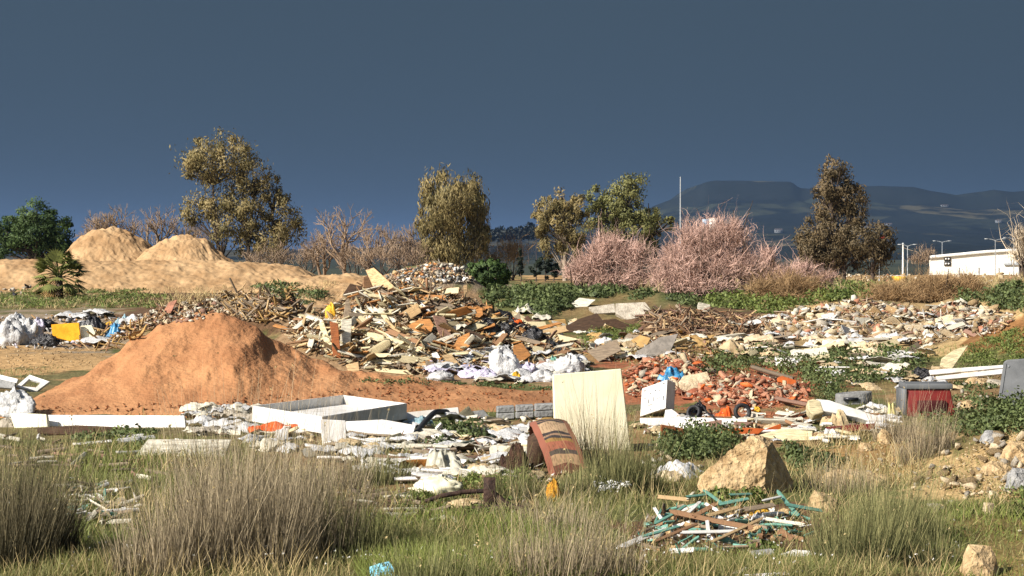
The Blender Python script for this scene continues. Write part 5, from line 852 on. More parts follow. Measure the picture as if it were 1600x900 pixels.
for i, (cx, by, w_, h_) in enumerate([(760, 525, 36, 24), (785, 530, 42, 22), (836, 542, 40, 26), (800, 512, 34, 14), (862, 548, 22, 16)]): bag('rubbish_bag', ['black rubbish bag highest of the group on the heap shoulder', 'wide black rubbish bag beside the highest one', 'black rubbish bag under the wide orange brown plank', 'flattened black bag behind the wide black one', 'small black bag nearest the white sacks by the grass patch'][i], 'bag', cx, by, w_, h_, M_BLK, i)
for i, (cx, by, w_, h_, m_) in enumerate([(785, 588, 52, 42, M_SHEET), (888, 588, 56, 34, M_SHEET), (825, 588, 36, 20, M_LIL), (732, 592, 50, 18, M_LIL), (692, 596, 50, 18, M_SHEET), (758, 594, 40, 18, M_LIL), (850, 597, 40, 18, M_SHEET), (905, 572, 30, 18, M_SHEET)]): bag('white_sack', ['big rumpled white sack at the foot of the wood heap', 'wide white sack beside the cream panel top', 'lilac plastic bag between the two large white sacks', 'lilac plastic sheet bag under the leaning tan board', 'white plastic at the tip of the lilac bags near the red soil', 'lilac bag lump touching the big white sack', 'low white plastic in front of the wide white sack', 'small white sack behind the wide white sack'][i], 'sack', cx, by, w_, h_, m_, i, dep=.8)
bag('teal_bag', 'teal green bag behind the wide white sack', 'bag', 864, 574, 22, 18, M_TEAL, 3); bag('yellow_scrap', 'yellow rag below the orange tan panels', 'rag', 742, 568, 16, 9, M_YEL, 4); bag('yellow_scrap', 'orange yellow rag between lilac bag and low white plastic', 'rag', 806, 594, 16, 14, M_YEL, 5)

# --- scattered individuals
CN = {'cream_board': 'cream', 'pale_board': 'off-white', 'tan_wood': 'tan', 'brown_wood': 'brown', 'grey_wood': 'greyish', 'dark_wood': 'dark brown', 'orange_board': 'orange tan', 'rust_board': 'rust', 'mauve_board': 'mauve', 'white_plastic': 'white', 'white_sheet': 'white', 'black_plastic': 'black', 'concrete': 'grey beige', 'grey_concrete': 'grey', 'red_brick': 'red', 'pink_brick': 'pinkish', 'plaster': 'cream', 'teal_strip': 'teal', 'orange_panel': 'orange', 'beige_cloth': 'beige', 'lilac_sheet': 'lilac', 'conglomerate': 'sandy', 'cardboard': 'cardboard brown', 'dry_frond': 'straw coloured'}
def describe(label, m, spx, size, px, poly, py):
    """size, colour and place in its heap, so that one piece can be told from its neighbours"""
    lo = min(q[0] for q in poly); hi = max(q[0] for q in poly); t = (px - lo) / (hi - lo); z = ['at the left end', 'left of the middle', 'in the middle', 'right of the middle', 'at the right end'][int(min(max(t, 0), .999) * 5)]; k = (spx - size[0]) / (size[1] - size[0]); sz = 'small' if k < .2 else 'medium' if k < .5 else 'large'
    mid = sum(q[1] for q in poly) / len(poly); return '%s %s %s, %s %s' % (sz, CN.get(m.name, 'dull'), label, 'high' if py < mid else 'low', z)
def scatter(kind, poly, n, mats, size, name, label, cat, group, asp=None, lift=.02, tilt=.5, wts=None, seed=0):
    rng = np.random.default_rng(seed + 100); px = inpoly(poly, n, rng); P = hit(px[:, 0], px[:, 1])
    for p in P:
        m = mats[int(rng.choice(len(mats), p=wts))]; s = (size[0] + (size[1] - size[0]) * rng.random() ** 1.6) * p[1] / F; o = link(name, shared(kind, int(rng.integers(99)), m))
        if kind == 'plank':
            sc_ = (s, s * (.05 + .15 * rng.random()) if asp is None else s * asp * (.6 + .8 * rng.random()), .022 + .02 * rng.random()); R = Matrix.Rotation(rng.normal(0, 1.2) if rng.random() < .6 else rng.random() * 3.14, 4, 'Z') @ Matrix.Rotation(rng.normal(0, tilt), 4, 'Y') @ Matrix.Rotation(rng.normal(.3, .5), 4, 'X')
        elif kind == 'sheet': sc_ = (s, s * (.5 + .4 * rng.random()), s * .7); R = Matrix.Rotation(rng.random() * 6.3, 4, 'Z') @ Matrix.Rotation(rng.normal(0, tilt * .5), 4, 'X')
        else: fl = .35 + .4 * rng.random() if kind == 'brick' else .6 + .4 * rng.random(); sc_ = (s * .5 * (1.15 if kind == 'brick' else 1), s * .5 * (.6 + .4 * rng.random()), s * .5 * fl); R = Matrix.Rotation(rng.random() * 6.3, 4, 'Z') @ Matrix.Rotation(rng.normal(0, tilt), 4, 'X') @ Matrix.Rotation(rng.normal(0, tilt), 4, 'Y')
        o.matrix_world = Matrix.Translation(Vector(p) + Vector((0, 0, lift + sc_[2] * (.3 if kind in ('chunk', 'brick') else 0)))) @ R @ Matrix.Diagonal((*sc_, 1)); tag(o, describe(label, m, s * F / p[1], size, p[0] / p[1] * F + 800, poly, YH + (CAMZ - p[2]) / p[1] * F), cat, group)
HEAPP = [(440, 520), (480, 492), (520, 478), (560, 462), (600, 448), (680, 458), (730, 466), (770, 490), (830, 512), (880, 540), (880, 575), (780, 580), (660, 588), (570, 580), (470, 548)]
scatter('plank', HEAPP, 260, [M_CREAM, M_PALE, M_TANW, M_BRNW, M_GREYW, M_DKW, M_ORW], (26, 96), 'splintered_plank', 'splintered plank of the tall wood heap', 'plank', 'jumbled planks of the wood heap', wts=[.36, .27, .16, .05, .09, .02, .05], seed=1, lift=.06, tilt=.26)
scatter('plank', [(470, 500), (600, 470), (640, 520), (680, 560), (560, 575), (470, 545)], 60, [M_CREAM, M_PALE, M_TANW], (20, 56), 'cream_batten', 'batten on the wood heap front', 'batten', 'cream battens of the wood heap', wts=[.45, .35, .2], seed=2, lift=.1)
scatter('chunk', HEAPP, 50, [M_TANW, M_ORW, M_BRNW, M_PLAS, M_DKW], (8, 18), 'wood_lump', 'lump wedged in the wood heap', 'debris', 'broken lumps in the wood heap', seed=3, lift=.04)
scatter('sheet', [(680, 470), (780, 490), (870, 535), (800, 570), (690, 545)], 45, [M_ORW, M_CARD, M_PALE, M_BLK, M_BRNW], (14, 34), 'crumpled_sheet', 'crumpled sheet near the black bags', 'sheet', 'crumpled sheets on the wood heap', wts=[.3, .2, .2, .15, .15], seed=4, lift=.06)
scatter('plank', [(560, 450), (700, 450), (740, 480), (680, 500), (560, 490)], 70, [M_BRNW, M_GREYW, M_TANW, M_DKW], (18, 46), 'brown_branch', 'thin stick on the wood heap top', 'stick', 'brown sticks on the heap top', asp=.05, seed=5, lift=.1)
scatter('chunk', [(590, 440), (620, 425), (680, 412), (720, 420), (740, 440), (650, 448)], 130, [M_PALE, M_CONC, M_WPL, M_TANW, M_CONCG, M_ORW], (6, 15), 'pale_rubble_lump', 'lump of the rubble below the weeping tree', 'rubble', 'pale rubble under the weeping eucalyptus', seed=6)
BRP = [(970, 585), (1010, 563), (1080, 563), (1120, 588), (1200, 590), (1262, 603), (1262, 630), (1190, 640), (1100, 636), (1060, 620), (985, 622)]
scatter('brick', BRP, 240, [M_BRICK, M_PINKB, M_PLAS], (9, 22), 'brick_fragment', 'brick piece in the red rubble spill', 'brick', 'broken bricks of the red rubble', wts=[.34, .36, .3], seed=7, lift=.03)
scatter('chunk', BRP, 60, [M_PLAS, M_CONC, M_ORP], (8, 26), 'plaster_lump', 'lump among the broken red bricks', 'rubble', 'plaster lumps of the red rubble', seed=8, lift=.04)
RRP = [(1180, 500), (1290, 478), (1345, 470), (1430, 482), (1500, 474), (1590, 495), (1560, 522), (1450, 540), (1300, 535), (1200, 530)]
scatter('chunk', RRP, 280, [M_PLAS, M_CONC, M_ROCK, M_PALE, M_PINKB], (9, 30), 'spill_lump', 'lump of the long pale rubble spill', 'rubble', 'pale lumps of the long rubble spill', wts=[.34, .24, .22, .14, .06], seed=9)
scatter('plank', RRP, 90, [M_PALE, M_PLAS, M_GREYW, M_TANW, M_PINKW], (16, 44), 'broken_board', 'board of the long pale rubble spill', 'board', 'boards of the long rubble spill', asp=.3, seed=10, lift=.06, tilt=.25)
scatter('sheet', RRP, 60, [M_SHEET, M_BEIGE, M_PALE], (16, 40), 'torn_cloth', 'torn cloth on the long pale rubble spill', 'cloth', 'torn cloths of the long rubble spill', seed=11, lift=.04)
scatter('plank', [(1000, 490), (1100, 486), (1180, 498), (1210, 520), (1100, 528), (1010, 512)], 160, [M_GREYW, M_BRNW, M_TANW, M_PINKW], (18, 46), 'dry_stalk', 'dry stalk in the brown tangle', 'stalk', 'dry stalks of the brown tangle', asp=.06, seed=12, lift=.06)
scatter('plank', [(330, 470), (380, 455), (450, 458), (470, 490), (430, 510), (350, 492)], 120, [M_FROND, M_TANW, M_GREYW], (24, 60), 'palm_frond', 'dead frond behind the red soil peak', 'frond', 'dead fronds behind the red heap', asp=.06, seed=13, lift=.07)
scatter('plank', [(104, 545), (160, 520), (225, 505), (225, 530), (170, 552)], 80, [M_FROND, M_BRNW, M_TANW], (20, 50), 'palm_frond', 'dry frond between sacks and red soil', 'frond', 'dry fronds beside the sacks', asp=.06, seed=14, lift=.07)
scatter('chunk', [(190, 505), (240, 485), (320, 468), (350, 475), (330, 500), (220, 515)], 120, [M_PLAS, M_CONC, M_PALE, M_PINKW, M_BRNW], (7, 17), 'strip_lump', 'lump in the rubble behind red soil', 'rubble', 'rubble strip behind the red heap', seed=15)
scatter('chunk', [(-60, 500), (60, 500), (170, 495), (230, 505), (170, 545), (-60, 545)], 70, [M_SHEET, M_PALE, M_LIL, M_BLK], (8, 22), 'plastic_lump', 'crushed plastic between the white sacks', 'plastic', 'crushed plastic between the sacks', wts=[.4, .3, .15, .15], seed=16)
scatter('chunk', [(-40, 452), (50, 448), (45, 462), (-40, 466)], 26, [M_PLAS, M_CONC, M_BLK], (8, 20), 'palm_rubble_lump', 'lump beside the fan palm', 'rubble', 'lumps beside the fan palm', seed=17)
scatter('chunk', [(1240, 425), (1330, 418), (1420, 425), (1600, 428), (1600, 440), (1240, 440)], 70, [M_PLAS, M_ROCK, M_PALE], (6, 16), 'crest_lump', 'lump on the far crest', 'rubble', 'lumps on the far crest', seed=18)
panel('beige_slab', 'beige slab tilted on the far crest before the two-tiered tree', 'slab', [(1290, 428), (1303, 420), (1309, 427), (1297, 436)], (1299, 438), 0, 10, .25, M_PLAS, lift=.1)
def skip():
    g_ = G(1405, 441); s = g_.y / F; r = tag(empty('yellow_skip', g_), 'yellow skip with white load on the far crest by the golden shrub', 'skip'); w, h = 17 * s, 9 * s; v = np.array([(-.4 * w, -.5, 0), (.4 * w, -.5, 0), (.4 * w, .8, 0), (-.4 * w, .8, 0), (-.5 * w, -.6, h), (.5 * w, -.6, h), (.5 * w, .9, h), (-.5 * w, .9, h)]); link('body', mesh_np('body', v, [(0, 1, 5, 4), (1, 2, 6, 5), (2, 3, 7, 6), (3, 0, 4, 7), (4, 5, 6, 7), (3, 2, 1, 0)]), M_YEL, r); v, f = CR[2]; link('load', mesh_np('load', v * (w * .9, 1.2, w * .5) + (0, .1, h), f), M_WPL, r)
skip()
for i, (cx, by, w_, h_) in enumerate([(900, 505, 22, 10), (846, 500, 30, 12), (1085, 532, 40, 14), (1140, 545, 30, 10), (1225, 560, 30, 8), (1440, 560, 30, 10), (1045, 560, 26, 10), (820, 490, 34, 16)]): bag('rag', ['rag beside the white sheet on the weed hump', 'dull rag above the orange brown plank', 'rag in the brown tangle below the stalks', 'rag touching the beige tarp', 'rag in the green weeds under the long cream board', 'rag at the edge of the grassy bank', 'rag on the crown of the brick rubble', 'rag on the heap shoulder under the round bush'][i], 'rag', cx, by, w_, h_, [M_BEIGE, M_PALE, M_CARD][i % 3], i, kind='sheet')
MIX = [(860, 505), (940, 500), (1010, 515), (1100, 528), (1180, 530), (1210, 550), (1130, 562), (1050, 560), (960, 566), (905, 552)]
scatter('plank', MIX, 60, [M_GREYW, M_PALE, M_CARD, M_PINKW, M_CREAM], (18, 56), 'loose_plank_piece', 'plank between the grey mats and tarps', 'plank', 'planks between mats and tarps', asp=.22, seed=40, lift=.05, tilt=.2)
scatter('sheet', MIX, 50, [M_SHEET, M_BEIGE, M_PALE, M_CARD], (16, 46), 'loose_cloth', 'cloth between the grey mats and tarps', 'cloth', 'cloths between mats and tarps', seed=41, lift=.04)
SHO = [(745, 480), (800, 495), (880, 520), (900, 550), (870, 585), (800, 580), (740, 545)]
scatter('plank', SHO, 50, [M_ORW, M_PALE, M_CREAM, M_BRNW, M_PINKW], (20, 56), 'heap_board', 'board on the black bag shoulder', 'board', 'boards on the heap shoulder', asp=.32, seed=42, lift=.08, tilt=.4)
scatter('bag', SHO, 16, [M_BLK, M_BLK, M_ORG, M_LIL, M_BEIGE], (34, 60), 'crushed_bag', 'crushed bag on the heap shoulder', 'bag', 'crushed bags on the heap shoulder', seed=43, lift=-.02, tilt=.2)
scatter('sheet', [(290, 668), (300, 640), (390, 640), (395, 660), (300, 690)], 12, [M_SHEET, M_PALE], (30, 60), 'white_scrap', 'torn sheet between white panel and box frame', 'sheet', 'torn sheets beside the box frame', seed=44, lift=.05)
# pale litter carpet through the near middle ground
C1 = [(380, 690), (470, 665), (560, 672), (700, 655), (860, 662), (850, 700), (760, 740), (640, 760), (560, 730), (420, 715)]
scatter('plank', C1, 70, [M_WPL, M_PALE, M_GREYW, M_CREAM], (26, 84), 'strewn_board', 'board strewn below the box frame', 'board', 'boards strewn below the box frame', asp=.25, wts=[.4, .3, .15, .15], seed=45, lift=.05, tilt=.12)
scatter('sheet', C1, 50, [M_SHEET, M_PALE, M_CONC, M_BEIGE], (26, 70), 'strewn_sheet', 'sheet strewn below the box frame', 'sheet', 'sheets strewn below the box frame', wts=[.5, .25, .1, .15], seed=46, lift=.03)
C2 = [(990, 655), (1100, 660), (1250, 650), (1400, 640), (1400, 680), (1300, 700), (1160, 690), (1000, 690)]
scatter('plank', C2, 46, [M_WPL, M_PALE, M_CREAM, M_PINKW], (24, 70), 'strewn_plank', 'plank strewn by the orange boards', 'plank', 'planks strewn by the orange boards', asp=.2, wts=[.4, .3, .2, .1], seed=47, lift=.05, tilt=.12)
scatter('sheet', C2, 30, [M_SHEET, M_PALE, M_BEIGE], (22, 54), 'strewn_cloth', 'cloth strewn by the orange boards', 'cloth', 'cloths strewn by the orange boards', seed=48, lift=.03)
C3 = [(-30, 690), (90, 672), (380, 670), (400, 710), (240, 730), (-30, 740)]
scatter('plank', C3, 34, [M_WPL, M_PALE, M_GREYW], (26, 90), 'white_lath', 'lath in grass below the long white panel', 'lath', 'laths below the long white panel', asp=.1, seed=49, lift=.04, tilt=.06)
scatter('sheet', [(290, 640), (385, 640), (390, 690), (300, 690)], 20, [M_SHEET, M_PALE, M_CONC], (30, 74), 'pale_scrap', 'torn pale sheet beside the orange netting', 'sheet', 'pale sheets beside the orange netting', seed=50, lift=.06)
C4 = [(1380, 575), (1500, 580), (1570, 590), (1560, 625), (1500, 610), (1400, 610), (1290, 610), (1300, 590)]
scatter('sheet', C4, 34, [M_SHEET, M_PLAS, M_BEIGE], (16, 46), 'rag_scrap', 'rag behind the red boxy seat', 'rag', 'rags behind the red boxy seat', seed=51, lift=.03)
C5 = [(670, 560), (760, 545), (900, 560), (930, 590), (860, 602), (680, 596)]
scatter('sheet', C5, 46, [M_SHEET, M_LIL, M_PALE, M_YEL], (20, 60), 'plastic_scrap', 'plastic scrap at the white sacks', 'plastic', 'plastic scraps at the white sacks', wts=[.5, .25, .2, .05], seed=52, lift=.03)
scatter('plank', [(1120, 500), (1300, 490), (1560, 500), (1450, 540), (1250, 545)], 60, [M_PALE, M_WPL, M_PLAS], (20, 50), 'pale_board_piece', 'board lying on the long pale spill', 'board', 'pale boards on the long spill', asp=.4, seed=53, lift=.08, tilt=.2)
C6 = [(560, 695), (640, 690), (860, 690), (850, 735), (760, 750), (600, 755)]
scatter('sheet', C6, 40, [M_SHEET, M_PALE, M_BEIGE, M_CONC], (26, 70), 'fallen_sheet', 'sheet fallen around the pointed plastic', 'sheet', 'sheets around the pointed plastic', seed=54, lift=.03)
scatter('plank', C6, 30, [M_WPL, M_PALE, M_GREYW, M_PINKW], (40, 110), 'fallen_lath', 'lath fallen around the pointed plastic', 'lath', 'laths around the pointed plastic', asp=.1, seed=55, lift=.05, tilt=.06)
C9 = [(1120, 530), (1250, 535), (1420, 535), (1470, 560), (1400, 590), (1280, 600), (1180, 570)]
scatter('sheet', C9, 44, [M_SHEET, M_BEIGE, M_PALE, M_PLAS], (18, 50), 'dropped_cloth', 'cloth on the weeds before the spill', 'cloth', 'cloths on the weeds before the spill', seed=58, lift=.12)
scatter('plank', C9, 34, [M_PALE, M_WPL, M_CREAM, M_GREYW], (24, 66), 'dropped_board', 'board on the weeds before the spill', 'board', 'boards on the weeds before the spill', asp=.25, seed=59, lift=.14, tilt=.12)
C7 = [(1000, 700), (1120, 700), (1100, 745), (1010, 750)]
scatter('chunk', C7, 26, [M_PLAS, M_CONC, M_PALE], (8, 26), 'pale_stone', 'stone beside the large boulder', 'stone', 'stones beside the large boulder', seed=56)
C8 = [(1420, 760), (1470, 715), (1540, 685), (1640, 660), (1640, 770), (1540, 775)]
scatter('chunk', C8, 60, [M_ROCK, M_ROCK, M_PLAS, M_CONC], (14, 46), 'bank_rock', 'rock on the sandy bank', 'rock', 'rocks on the sandy bank', seed=57)
# --- foreground slat pile
SL = [(985, 850), (1010, 815), (1060, 795), (1120, 790), (1200, 798), (1260, 815), (1270, 840), (1180, 862), (1060, 868), (1000, 868)]
for i, (p0, p1, w_, m_, lf) in enumerate([((1045, 822), (1180, 846), 9, M_BRNW, (.12, .1)), ((1058, 849), (1155, 846), 6, M_WPL, (.08, .08)), ((1110, 858), (1195, 832), 6, M_TANW, (.05, .12)), ((1027, 787), (1078, 792), 7, M_TANW, (.06, .06)), ((1072, 824), (1094, 803), 6, M_WPL, (.1, .1)), ((1024, 838), (1072, 808), 6, M_TEAL, (.1, .1)), ((1000, 852), (1062, 834), 7, M_TEAL, (.06, .06)), ((1070, 795), (1112, 790), 6, M_TEAL, (.1, .1)), ((1098, 786), (1130, 804), 5, M_TEAL, (.12, .08)), ((1118, 788), (1136, 772), 5, M_TEAL, (.1, .06)), ((1140, 795), (1175, 790), 5, M_TEAL, (.12, .1)), ((1214, 792), (1248, 818), 6, M_TEAL, (.14, .06)), ((1122, 812), (1170, 802), 6, M_TEAL, (.12, .12)), ((1225, 806), (1285, 806), 7, M_TEAL, (.1, .04)), ((970, 866), (1010, 848), 14, M_WPL, (.05, .05)), ((1190, 806), (1222, 798), 6, M_WPL, (.12, .12)), ((1022, 808), (1034, 824), 5, M_WPL, (.08, .06)), ((1075, 795), (1084, 776), 5, M_PALE, (.08, .04)), ((1102, 806), (1122, 818), 5, M_WPL, (.1, .1)), ((1082, 828), (1120, 806), 9, M_BRNW, (.1, .1)), ((1104, 826), (1155, 812), 7, M_TANW, (.1, .1)), ((1105, 833), (1108, 848), 6, M_WPL, (.1, .04)), ((1160, 820), (1210, 812), 9, M_GREYW, (.12, .12)), ((1195, 826), (1258, 832), 6, M_PALE, (.08, .06)), ((1020, 858), (1090, 838), 7, M_BRNW, (.05, .1))]):
    board('lath', ('%s lath, number %d counted from the brown pole of the near slat pile' % ({'teal_strip': 'teal green', 'white_plastic': 'white', 'brown_wood': 'brown', 'tan_wood': 'tan', 'pale_board': 'pale', 'grey_wood': 'grey'}[m_.name], i + 1)) if i else 'long brown pole lying across the near slat pile', 'slat', p0, p1, w_, .012, m_, lf, group='slats of the near pile')
scatter('plank', SL, 110, [M_TEAL, M_WPL, M_BRNW, M_TANW, M_GREYW, M_DKW], (18, 60), 'wood_strip', 'strip strewn in the near slat pile', 'slat', 'broken slats of the near pile', asp=.09, wts=[.25, .2, .18, .15, .12, .1], seed=20, lift=.03, tilt=.22)
scatter('chunk', SL, 50, [M_BRNW, M_PINKB, M_PALE, M_DKW], (5, 14), 'debris_lump', 'lump between slats of the near pile', 'debris', 'small lumps of the near slat pile', seed=21)
for i, (cx, by) in enumerate([(1196, 800), (1184, 804), (1174, 806)]): bag('yellow_lump', ['largest yellow foam lump on the near slat pile', 'middle yellow foam lump on the near slat pile', 'smallest yellow foam lump on the near slat pile'][i], 'foam', cx, by, 16 - 3 * i, 14 - 3 * i, M_YEL, i)
bag('white_plastic_lump', 'white crushed plastic below the yellow foam lumps', 'plastic', 1186, 816, 28, 16, M_SHEET, 3)
panel('grey_slab', 'dark grey slab lying before the slat pile', 'slab', [(1170, 860), (1205, 856), (1212, 864), (1182, 871)], (1190, 872), 0, 50, .025, M_CONCG); panel('white_slab', 'white torn board lying beside the dark grey slab', 'board', [(1215, 866), (1240, 858), (1272, 860), (1274, 868), (1240, 870)], (1245, 871), 0, 55, .02, M_WPL); panel('white_strip', 'white strip lying in grass at the bottom edge', 'strip', [(1160, 897), (1250, 891), (1258, 888), (1256, 893), (1205, 900)], (1210, 901), 0, 60, .015, M_WPL); panel('white_slab', 'small pale board behind the bottom white strip', 'board', [(1143, 894), (1165, 885), (1172, 887), (1155, 897)], (1158, 898), 0, 60, .015, M_PALE); panel('brown_block', 'brown wooden block end sticking from the near slat pile', 'block', [(1170, 844), (1190, 842), (1192, 856), (1171, 857)], (1180, 858), 0, 10, .08, M_GREYW)
for i, (cx, by, w_, h_) in enumerate([(1052, 872, 26, 6), (1020, 873, 20, 5)]): bag('torn_sheet', ['white paper scrap at the foot of the slat pile', 'small white paper scrap beside the larger one'][i], 'paper', cx, by, w_, h_, M_SHEET, i, kind='sheet')
# fibre/stick nest on the left and iron strips
scatter('plank', [(85, 800), (110, 762), (200, 758), (215, 790), (180, 822), (95, 822)], 120, [M_PALE, M_GREYW, M_WPL, M_TEAL], (24, 74), 'thin_stick', 'thin stick between the dark grass clumps', 'stick', 'pale sticks between the grass clumps', asp=.03, wts=[.35, .35, .22, .08], seed=22, lift=.03, tilt=.2)
scatter('plank', [(545, 790), (560, 760), (640, 770), (660, 800), (720, 815), (600, 825)], 34, [M_GREYW, M_DKW, M_PALE], (40, 90), 'weathered_lath', 'weathered lath before the pale cloth heap', 'lath', 'weathered laths before the cloth heap', asp=.07, seed=23, lift=.02, tilt=.08)
scatter('plank', [(80, 690), (230, 690), (250, 760), (90, 760)], 16, [M_PALE, M_GREYW, M_PINKW], (30, 70), 'straw_stick', 'stick in grass below the white panel', 'stick', 'sticks below the white panel', asp=.05, seed=24, lift=.03, tilt=.06)
scatter('sheet', [(560, 690), (860, 690), (840, 760), (600, 750)], 26, [M_SHEET, M_PALE, M_BEIGE], (20, 46), 'torn_paper', 'torn scrap around sheet and rug', 'scrap', 'torn scraps around the rug', seed=25, lift=.02)
scatter('plank', [(640, 690), (860, 690), (840, 760), (700, 750)], 22, [M_PINKW, M_GREYW, M_PALE], (30, 80), 'thin_lath', 'thin lath between sheet and rug', 'lath', 'laths between sheet and rug', asp=.07, seed=26, lift=.03, tilt=.08)
scatter('plank', [(1170, 640), (1270, 645), (1400, 650), (1380, 690), (1180, 690)], 40, [M_PALE, M_BRNW, M_GREYW, M_WPL], (24, 66), 'loose_lath', 'loose lath by the boxed beam', 'lath', 'laths by the boxed beam', asp=.08, seed=27, lift=.04, tilt=.1)
scatter('chunk', [(1380, 580), (1570, 585), (1560, 640), (1500, 660), (1400, 640)], 90, [M_PLAS, M_CONC, M_ROCK], (5, 16), 'pebble_stone', 'stone around the red boxy seat', 'stone', 'stones around the red seat', seed=28)
scatter('chunk', [(1290, 760), (1420, 690), (1600, 680), (1600, 790), (1500, 800)], 130, [M_ROCK, M_PLAS, M_CONC], (5, 20), 'bank_stone', 'stone on the sandy bank', 'stone', 'stones on the sandy bank', seed=29)
scatter('chunk', [(0, 690), (560, 700), (900, 780), (1600, 800), (1600, 890), (0, 890)], 60, [M_PALE, M_WPL, M_CONC], (4, 12), 'litter_scrap', 'litter scrap in the near grass', 'litter', 'white litter in the near grass', seed=30)
scatter('chunk', [(380, 670), (700, 660), (860, 650), (1000, 680), (860, 760), (560, 720)], 90, [M_PALE, M_CONC, M_WPL, M_BEIGE], (6, 18), 'rubbish_lump', 'rubbish lump around the white boards', 'rubbish', 'rubbish around the white boards', seed=31)
# boulders
rock('boulder', 'large conglomerate boulder with a sharp sunlit face, biggest stone near the slat pile', [(1086, 768, .05), (1092, 745, .15), (1118, 722, .1), (1150, 698, .15), (1172, 681, .25), (1190, 680, .3), (1204, 692, .3), (1222, 722, .4), (1240, 752, .45), (1236, 775, .3), (1196, 780, 0), (1140, 778, -.05), (1110, 776, 0), (1196, 730, .02), (1198, 700, .1), (1170, 690, .6), (1120, 760, .65), (1225, 765, .7)], (1160, 780), M_ROCK, 3, .03, sub=9)
for cx, by, w_, h_, m_, lb in [(1286, 802, 52, 36, M_ROCK, 'tan boulder at the side of the green rush clump, next to the large boulder'), (1530, 902, 62, 52, M_ROCK, 'tan lumpy boulder at the bottom edge'), (1550, 694, 40, 22, M_ROCKG, 'grey stone at the foot of the leafy weeds'), (1382, 694, 26, 24, M_ROCK, 'ochre stone in the dry tuft'), (1352, 705, 26, 14, M_ROCK, 'low ochre stone beside the dry tuft'), (1592, 770, 46, 40, M_ROCKG, 'pale grey boulder on the sandy bank'), (1556, 742, 50, 22, M_ROCK, 'cracked tan boulder on the crest of the sandy bank'), (1592, 722, 60, 34, M_ROCK, 'big tan boulder cut by the picture edge on the sandy bank'), (1545, 805, 22, 20, M_PLAS, 'small pale stone in green weeds at the bank foot'), (1552, 780, 18, 14, M_PLAS, 'small round stone above the pale one at the bank foot'), (1462, 800, 30, 14, M_CONC, 'flat pale stone beside the green rush clump'), (1045, 752, 50, 18, M_PLAS, 'pale flat stone beside the pale sheet'), (1335, 760, 120, 26, M_ROCK, 'long low sandy rock before the dry tuft'), (585, 710, 40, 14, M_CONC, 'pale stone behind the grass clumps below the black bag'), (815, 724, 30, 16, M_CONC, 'pale stone between the plastic sheet and the brown blanket')]: stone(lb, cx, by, w_, h_, m_, int(cx))
def carton():
    g_ = G(600, 905); n = nrm(-10, 30); P = g_ + Vector((0, 0, .02)); r = tag(empty('blue_carton', g_), 'torn light blue printed carton at the bottom edge among grass', 'carton'); m = mat('light_blue_card', (150, 214, 236), (110, 186, 222), scale=9, bump=.2); link('face', prism([on_plane(x, y, P, n) - g_ for x, y in ((577, 886), (590, 881), (608, 877), (621, 898), (626, 910), (580, 910))], -n * .05), m, r)
    for k, ch in enumerate('90'):
        cu = bpy.data.curves.new('digit', 'FONT'); cu.body = ch; cu.size = 9 * g_.y / F; cu.extrude = .001; tmp = bpy.data.objects.new('digit', cu); COL.objects.link(tmp); dg = bpy.context.evaluated_depsgraph_get(); me = bpy.data.meshes.new_from_object(tmp.evaluated_get(dg)); bpy.data.objects.remove(tmp); o = link('digit', me, mat('print_dark', (40, 60, 90), bump=0), r); c = on_plane(596 + 6.5 * k, 885.5 - k * .3, P + n * .003, n) - g_; o.location = c; o.rotation_euler = n.to_track_quat('Z', 'Y').to_euler()
carton()
